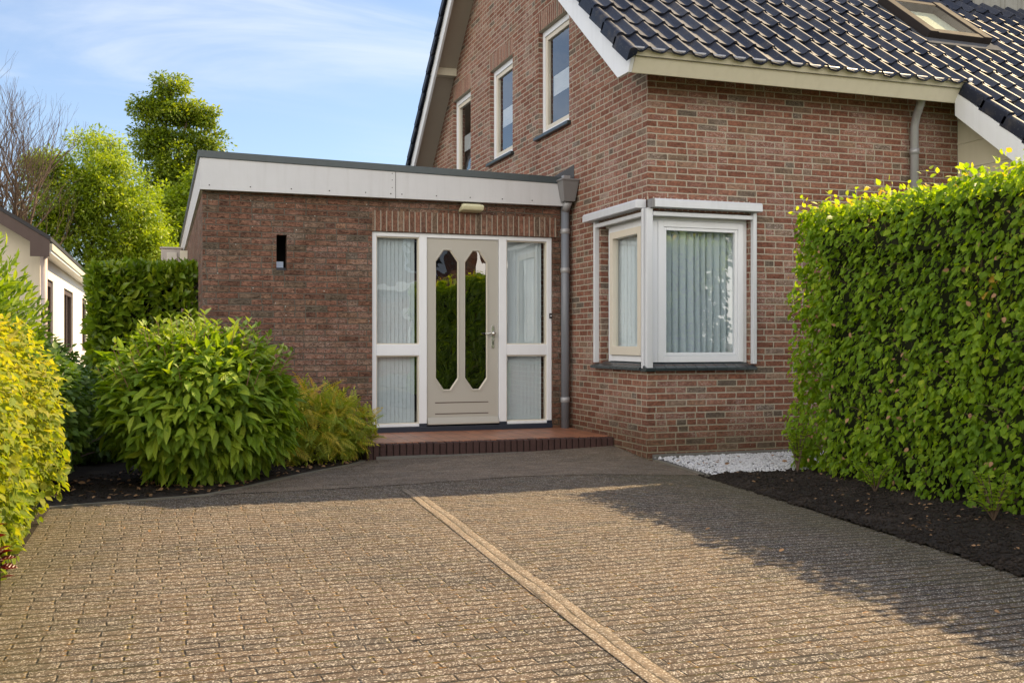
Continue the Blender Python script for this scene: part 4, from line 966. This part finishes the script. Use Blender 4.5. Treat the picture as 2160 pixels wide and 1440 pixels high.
# seedlings at the foot of the hedge
def seedling(loc, h, n, label, size=.05, m='hornbeam', spread=.14, name='small_plant', cat='plant', group=None):
    o = wempty(name, loc, label, cat, group); mb = MB(); Ps = []; Ts = []
    for k in range(n):
        a = random.uniform(0, 6.28); t = Vector(loc)+Vector((math.cos(a)*spread*random.uniform(.3, 1), math.sin(a)*spread*random.uniform(.3, 1), h*random.uniform(.45, 1)))
        b = Vector(loc); pts = [b, b.lerp(t, .5)+Vector((0, 0, h*.12)), t]; mb.tube(pts, [.005, .004, .002], 5)
        for q in range(9):
            f = .25+.75*q/8; p = b.lerp(t, f)+Vector((0, 0, h*.12*math.sin(f*3.14)))
            for sg in (0, 3.14):
                aa = q*1.6+sg; Ps.append(p); Ts.append((math.cos(aa), math.sin(aa), random.uniform(-.1, .5)))
    mb.build('stems', 'twig', o); P = np.array(Ps); T = np.array(Ts)
    leaves('leaves', m, o, P, T, np.array((0, 0, 1.))+jit(len(P), .3), size*rng.uniform(.6, 1.2, len(P)), .95, 'ov', .4+.5*rng.random(len(P))); return o
seedling((.70, -1.42, .02), .52, 9, 'thin leafy seedling between the white gravel and the far end of the hornbeam hedge')
seedling((.46, -3.82, .02), .30, 12, 'low leafy sprout in the dark soil under the near end of the hornbeam hedge', .045, spread=.2)
seedling((.55, -2.6, .02), .22, 8, 'small sprout in the soil at the middle of the hornbeam hedge foot', .04)

# laurel hedge behind the annex corner
hl = hedge('laurel_hedge', (-5.12, -4.03, 3.2, 4.3, .1, 1.95), 9000, 1, 'laurel', 'clipped glossy laurel hedge between the white bungalow and the entrance wing', depth=.25, amp=.05, faces='xyZ', size=.125, tipdir=(0, -.1, .45), outw=.65, wid=.62, jt=.55, nj=.5)

# golden hornbeam hedge, left foreground
lh = wempty('golden_hedge', (-5.7, -3, 0), 'sunlit yellow green hornbeam hedge spilling over the left edge of the driveway', 'hedge')
Ps, Ns = [], []
for c, r, k in (((-5.74, -3.2, .67), (.66, 1.0, .76), 16000), ((-5.66, -2.1, .68), (.66, .85, .74), 14000), ((-5.88, -4.6, .55), (.66, 1.1, .64), 13000), ((-5.95, -6.6, .6), (.75, 1.3, .7), 3500), ((-6.3, -2.6, .65), (.9, 1.6, .72), 3000), ((-5.42, -3.0, .22), (.30, 1.5, .30), 7000), ((-5.45, -5.2, .22), (.32, 1.4, .30), 4000)):
    p, q = ellshell(c, r, k, .34, .19, 2.8, 31, .03); Ps.append(p); Ns.append(q)
P = np.concatenate(Ps); Nn = np.concatenate(Ns); 
T = Nn*.6+np.array((.1, -.25, -.55))+jit(len(P), .5)
leaves('foliage', 'yellowleaf', lh, P, T+jit(len(P), .2), Nn+np.array((0, 0, .6))+jit(len(P), .5), .048*rng.uniform(.6, 1.3, len(P)), 1.0, 'ov', .15+.5*rng.random(len(P))+.35*(P[:, 2]/1.3-.3))
mb = MB(); 
for c in ((-5.75, -3.3), (-5.7, -1.9), (-5.85, -4.8), (-5.95, -6.6)):
    stems(mb, (c[0]-.1, c[1], 0), [(c[0]+random.uniform(-.45, .45), c[1]+random.uniform(-.8, .8), random.uniform(.5, 1.2)) for _ in range(16)], .012)
mb.build('branches', 'twig', lh)
co = MB()  # dark solid cores stand in for the shade inside the hedge
for c, r in (((-5.78, -3.3, .5), (.40, .75, .5)), ((-5.75, -1.9, .5), (.38, .7, .5)), ((-5.9, -4.8, .5), (.45, .9, .45)), ((-6.0, -6.6, .5), (.5, 1.1, .5)), ((-6.35, -2.6, .5), (.7, 1.4, .55))):
    nl, nt = 7, 12
    vs = [(c[0]+r[0]*math.sin(math.pi*i/nl)*math.cos(2*math.pi*j/nt), c[1]+r[1]*math.sin(math.pi*i/nl)*math.sin(2*math.pi*j/nt), c[2]+r[2]*math.cos(math.pi*i/nl)) for i in range(nl+1) for j in range(nt)]
    co.add(vs, [(i*nt+j, i*nt+(j+1) % nt, (i+1)*nt+(j+1) % nt, (i+1)*nt+j) for i in range(nl) for j in range(nt)])
co.build('shade_core', plain('golden_inner', (.06, .06, .02), .95, .6, 14), lh)

# copper leaved sprig at the lower left edge
cr = seedling((-5.07, -3.95, .03), .36, 2, 'small copper red sprig at the foot of the golden hedge, lower left', .062, 'redleaf', .05, 'copper_sprig', 'plant')

def shrub(name, label, blobs, n, m, size, wid=1.0, zmin=.03, depth=.3, amp=.12, tip=(0, 0, -.4), outw=.7, base=None, shape='ov', cat='shrub', rnd=None, jt=.4, core=True, stemn=18, nz=.6, seed=41):
    o = wempty(name, base, label, cat); Ps, Ns = [], []
    for c, r, fr_ in blobs:
        p, q = ellshell(c, r, int(n*fr_), depth, amp, 2.4, seed, zmin); Ps.append(p); Ns.append(q)
    P = np.concatenate(Ps); Nn = np.concatenate(Ns)
    T = Nn*outw+np.array(tip)+jit(len(P), jt)
    rr_ = rnd(P) if rnd else rng.random(len(P))
    leaves('foliage', m, o, P, T, Nn*.6+np.array((0, 0, nz))+jit(len(P), .3), size*rng.uniform(.6, 1.25, len(P)), wid, shape, rr_)
    mb = MB()
    for c, r, fr_ in blobs:
        stems(mb, (base[0]*.6+c[0]*.4, base[1]*.6+c[1]*.4, 0), [tuple(np.array(c)+nrm(rng.normal(size=3))*np.array(r)*.85*np.array((1, 1, 1))) for _ in range(stemn)], .010)
    mb.build('branches', 'twig', o)
    if core:
        cm = plain(name+'_inner', (.015, .018, .008), .95, .6, 14)  # near-black core colour paints the shade within the foliage
        for c, r, fr_ in blobs:
            nl, nt = 7, 12; co = MB()
            vs = [(c[0]+.38*r[0]*math.sin(math.pi*i/nl)*math.cos(2*math.pi*j/nt), c[1]+.38*r[1]*math.sin(math.pi*i/nl)*math.sin(2*math.pi*j/nt), c[2]-.08+.4*r[2]*math.cos(math.pi*i/nl)) for i in range(nl+1) for j in range(nt)]
            co.add(vs, [(i*nt+j, i*nt+(j+1) % nt, (i+1)*nt+(j+1) % nt, (i+1)*nt+j) for i in range(nl) for j in range(nt)])
            co.build('shade_core', cm, o)
    return o
# round long-leaved bush
bush = shrub('leafy_bush', 'large round bush with long drooping leaves in the bed beside the driveway', [((-4.13, -.36, .64), (.67, .64, .60), .72), ((-3.86, -.20, .53), (.50, .53, .48), .28)], 8200, 'bushleaf', .138, .54,
             .05, .55, .13, (0, -.1, -.38), .75, (-4.15, -.2, 0), jt=.55, nz=.9)
# upright young shoots with leaf pairs
mb = MB(); Ps = []; Ts = []; 
for k in range(85):
    a = random.uniform(0, 6.28); rr_ = random.random()**.6
    bx_, by_ = -4.10+math.cos(a)*.68*rr_, -.34+math.sin(a)*.6*rr_
    z = .64+.56*math.sqrt(max(0, 1-rr_**2*.92)); hgt = random.uniform(.08, .20)
    p0 = Vector((bx_, by_, z-.08)); p1 = p0+Vector((math.cos(a)*rr_*.10, math.sin(a)*rr_*.08, hgt+.05)); mb.tube([p0, p0.lerp(p1, .5), p1], [.004, .003, .002], 5)
    for q in range(4):
        p = p0.lerp(p1, .25+.25*q); aa = q*1.57+a
        for sg in (0, math.pi): Ps.append(p); Ts.append((math.cos(aa+sg), math.sin(aa+sg), .15+.28*q))
mb.build('shoots', plain('young_stem', (.25, .14, .09), .6), bush)['kind'] = 'stuff'; P = np.array(Ps)
leaves('young_leaves', 'bushtip', bush, P, np.array(Ts), np.array((0, 0, 1.))+jit(len(P), .25), .075*rng.uniform(.6, 1.25, len(P)), .62)
# pinnate-leaved shrub
fern = shrub('fern_leaved_shrub', 'feathery shrub with pinnate leaves and orange tips left of the porch step', [((-3.14, .66, .38), (.44, .44, .34), .65), ((-2.80, .85, .30), (.30, .34, .26), .35)], 1050, 'fern', .165, 1.0, .06, .55, .12, (0, -.05, -.05), .35, (-3.0, .7, 0), 'pin',
             rnd=lambda P: .15+.55*rng.random(len(P))+np.clip((P[:, 2]-.58)*1.7, 0, .5), jt=.62, stemn=10, nz=1.0)
# darker shrubs at the left
shrub('dark_green_shrub', 'dark green shrub in shade between the golden hedge and the round bush', [((-5.35, -.35, .55), (.42, .6, .52), .5), ((-5.45, .7, .60), (.45, .6, .58), .5), ((-4.98, 1.35, .42), (.50, .45, .48), .45)], 7500, 'darkleaf', .065, 1.0, .03, .3, .14, base=(-5.4, .2, 0))
tall = shrub('tall_leafy_shrub', 'tall shrub with narrow upright leaves before the white bungalow gable', [((-6.0, .6, 1.2), (.55, .6, .90), .65), ((-5.75, 1.1, 1.0), (.40, .5, .70), .35)], 5200, 'bushleaf', .10, .45, .2, .45, .22, (0, 0, .55), .7, (-6.0, .6, 0), core=False, stemn=26)
shrub('low_garden_shrub', 'small shrub below the bungalow windows left of the laurel hedge', [((-5.55, 2.6, .55), (.45, .5, .62), 1.0)], 2600, 'darkleaf', .07, .8, .03, .4, .15, base=(-5.5, 2.6, 0), rnd=lambda P: .5+.5*rng.random(len(P)))

# ================================================================ TREES
def limb(mb, a, b, r0, r1, sag=.15, k=6):
    a, b = Vector(a), Vector(b); L = (b-a).length
    m1 = a.lerp(b, .35)+Vector((random.uniform(-1, 1), random.uniform(-1, 1), .6))*L*.08; m2 = a.lerp(b, .7)+Vector((random.uniform(-1, 1), random.uniform(-1, 1), .8))*L*.06
    mb.tube([a, m1, m2, b], [r0, r0*.75, (r0+r1)/2*.8, r1], k, False)
def tree(name, label, base, trunk_h, blobs, nclump, per, leafm, size, clump_r, wid=.55, r0=.16, cat='tree', droop=-.25, group=None, seed=3, shape='di'):
    o = wempty(name, base, label, cat, group); rs = np.random.default_rng(seed)
    B = np.array([b[:3] for b in blobs]); Rr = np.array([b[3:6] for b in blobs]); wts = np.array([b[6] for b in blobs]); wts = wts/wts.sum()
    ids = rs.choice(len(blobs), nclump, p=wts); d = nrm(rs.normal(size=(nclump, 3))); rad = rs.random(nclump)**.42
    C = B[ids]+d*Rr[ids]*rad[:, None]*.92
    mb = MB(); bs = Vector(base); topz = trunk_h
    mb.tube([bs, bs+Vector((.05, 0, topz*.4)), bs+Vector((-.04, .05, topz))], [r0, r0*.8, r0*.45], 9, False)
    mids = []
    for c in B:
        st_ = bs+Vector((0, 0, topz*random.uniform(.45, .95))); limb(mb, st_, c, r0*.5, r0*.16); mids.append(Vector(c))
    for i in range(0, nclump, 2): limb(mb, mids[ids[i]], C[i], r0*.14, .008, k=4)
    mb.build('trunk', 'bark', o, smooth=True)
    cs = clump_r*rs.uniform(.55, 1.25, nclump); k = per
    off = rs.normal(size=(nclump, k, 3)); off = off/np.maximum(np.linalg.norm(off, axis=2, keepdims=True), 1e-6)*(rs.random((nclump, k, 1))**.5)
    off[..., 2] *= .62
    P = (C[:, None]+off*cs[:, None, None]).reshape(-1, 3); T = nrm(off.reshape(-1, 3))+np.array((0, 0, droop))+rs.normal(size=(nclump*k, 3))*.5
    Nm = np.array((0, 0, 1.))+off.reshape(-1, 3)*.7+rs.normal(size=(nclump*k, 3))*.5
    cr_ = np.repeat(rs.random(nclump)*.55, k)+rs.random(nclump*k)*.45
    leaves('crown', leafm, o, P, T, Nm, size*rs.uniform(.6, 1.3, nclump*k), wid, shape, cr_); return o
tree('ash_tree', 'bright yellow green ash tree behind the white bungalow', (-6.2, 23.6, 0), 3.2,
     [(-6.2, 23.6, 5.7, 1.4, 1.3, 1.8, 3), (-7.2, 23.6, 4.6, 1.3, 1.3, 1.8, 2.5), (-5.2, 23.4, 4.4, 1.3, 1.2, 1.8, 2.5), (-6.3, 23.2, 2.9, 2.2, 1.4, 1.2, 2.5), (-7.5, 23.4, 6.1, .6, .6, .7, .6), (-4.4, 23.3, 3.2, 1.0, 1.0, 1.2, 1.2)], 620, 125, 'ash', .125, .45, .36, .13, seed=4)
tree('tall_tree', 'tall darker tree with a layered top behind the ash tree', (-4.1, 31.5, 0), 8.0,
     [(-4.0, 31.4, 10.4, .8, .8, .8, .9), (-4.5, 31.4, 9.7, .8, .8, .6, .9), (-3.4, 31.4, 9.6, 1.1, 1.0, .7, 1.4), (-2.9, 31.4, 8.7, 1.0, .9, .6, 1.0), (-4.5, 31.4, 8.7, 1.0, .7, .6, 1.0), (-4.0, 31.4, 7.8, 1.8, 1.2, 1.3, 2.6), (-3.6, 31.2, 5.8, 2.1, 1.4, 1.7, 3.2), (-3.6, 31.0, 3.4, 2.3, 1.4, 1.6, 3), (-2.4, 31.0, 7.0, 1.1, 1.0, 1.1, 1.1)], 300, 190, 'conifer', .13, .5, .56, .2, seed=9)
tree('maple_tree', 'fresh green tree whose crown shows just over the flat roof corner', (-2.6, 27.5, 0), 4,
     [(-2.5, 27.5, 6.4, 1.1, .9, 1.1, 1), (-3.4, 27.3, 5.2, 1.5, 1.1, 1.7, 2.4), (-4.0, 27.0, 3.6, 1.6, 1.0, 1.6, 2.2)], 260, 170, 'ash', .14, .45, .6, .14, seed=12)
tree('garden_tree', 'low leafy tree beneath the bare tree left of the ash', (-9.2, 26, 0), 2.5,
     [(-9.2, 26, 3.0, 1.6, 1.2, 1.5, 1), (-8.2, 26, 2.6, 1.4, 1.2, 1.3, 1)], 130, 70, 'ash', .17, .45, .6, .12, seed=14)
# bare tree
def bare_tree(name, label, base, h, seed):
    o = wempty(name, base, label, 'tree'); rs = random.Random(seed); trunk = MB(); tw = MB()
    def grow(p, d, L, r, lev):
        q = p+d*L; mid = p.lerp(q, .5)+Vector((rs.uniform(-1, 1), rs.uniform(-1, 1), rs.uniform(-.3, .6)))*L*.06
        (trunk if lev < 2 else tw).tube([p, mid, q], [r, r*.85, r*.7], 7 if lev < 2 else 4, False)
        if lev >= 8 or r < .0028: return
        for i in range(2 if lev > 1 else (3 if lev else 5)):
            ax = Vector((rs.uniform(-1, 1), rs.uniform(-1, 1), rs.uniform(-.15, .5))).normalized()
            nd = (d + ax*rs.uniform(.35, .62) + Vector((0, 0, .20))).normalized()
            grow(q, nd, L*rs.uniform(.68, .92), r*rs.uniform(.52, .70), lev+1)
        if 1 <= lev < 6 and rs.random() < .8:
            ax = Vector((rs.uniform(-1, 1), rs.uniform(-1, 1), rs.uniform(0, .6))).normalized(); grow(mid, (d*.7+ax).normalized(), L*.6, r*.42, lev+2)
    grow(Vector(base), Vector((.03, 0, 1)), h*.22, .15, 0)
    trunk.build('trunk', 'bark', o, smooth=True); tw.build('bare_twigs', 'twig', o, smooth=True); return o
bare_tree('bare_tree', 'leafless tree with fine grey brown twigs at the left edge', (-7.95, 20.2, 0), 7.9, 21)

# ================================================================ ACROSS THE STREET (seen in the window reflections)
NB = wempty('neighbour_house', (1, -26, 0), 'brick house across the street, reflected in the front door glass', 'house')
wall(MB(), lambda u, d, z: (u, -24-d, z), -4, 7.0, -.05, lambda u: 5.6, [(-2.5, -.9, .9, 2.3), (1.0, 2.6, .9, 2.3), (4.2, 5.6, .9, 2.3), (-2.5, -.9, 3.6, 4.8), (4.2, 5.6, 3.6, 4.8)], .1).quad((7, -24, -.05), (7, -33, -.05), (7, -33, 5.6), (7, -24, 5.6)).build('wall', 'far_brick', NB)
MB().add([(-4.5, -23.5, 5.4), (7.5, -23.5, 5.4), (5.0, -28, 9.0), (-4.5, -28, 9.0), (7.5, -33.5, 5.4), (-4.5, -33.5, 5.4)], [(0, 1, 2, 3), (1, 4, 2), (3, 2, 4, 5)]).build('roof', 'tile', NB)
MB().box(-4.5, 7.5, -23.52, -23.4, 5.25, 5.5).box(-4, 7, -23.99, -23.9, 3.0, 3.2).build('gutter', 'white', NB)
for (a, b, c, d) in [(-2.5, -.9, .9, 2.3), (1.0, 2.6, .9, 2.3), (4.2, 5.6, .9, 2.3), (-2.5, -.9, 3.6, 4.8), (4.2, 5.6, 3.6, 4.8)]:
    wo = ring(MB(), lambda u, dd, z: (u, -24-dd, z), a+.01, b-.01, c+.01, d-.01, .1, .0, .08).build('window', 'white', NB)
    MB().quad((a, -24.06, c), (b, -24.06, c), (b, -24.06, d), (a, -24.06, d)).build('pane', 'black', wo)
tree('street_tree', 'bright green street tree behind the camera, reflected in the corner window', (9.6, -16, 0), 3.0,
     [(9.6, -16, 4.2, 1.9, 1.8, 1.6, 3), (11, -16.5, 5.2, 1.4, 1.5, 1.4, 2)], 120, 70, 'ash', .24, .6, .6, .16, seed=20)
for o in bpy.data.objects:
    if '_w' in o.keys(): del o['_w']
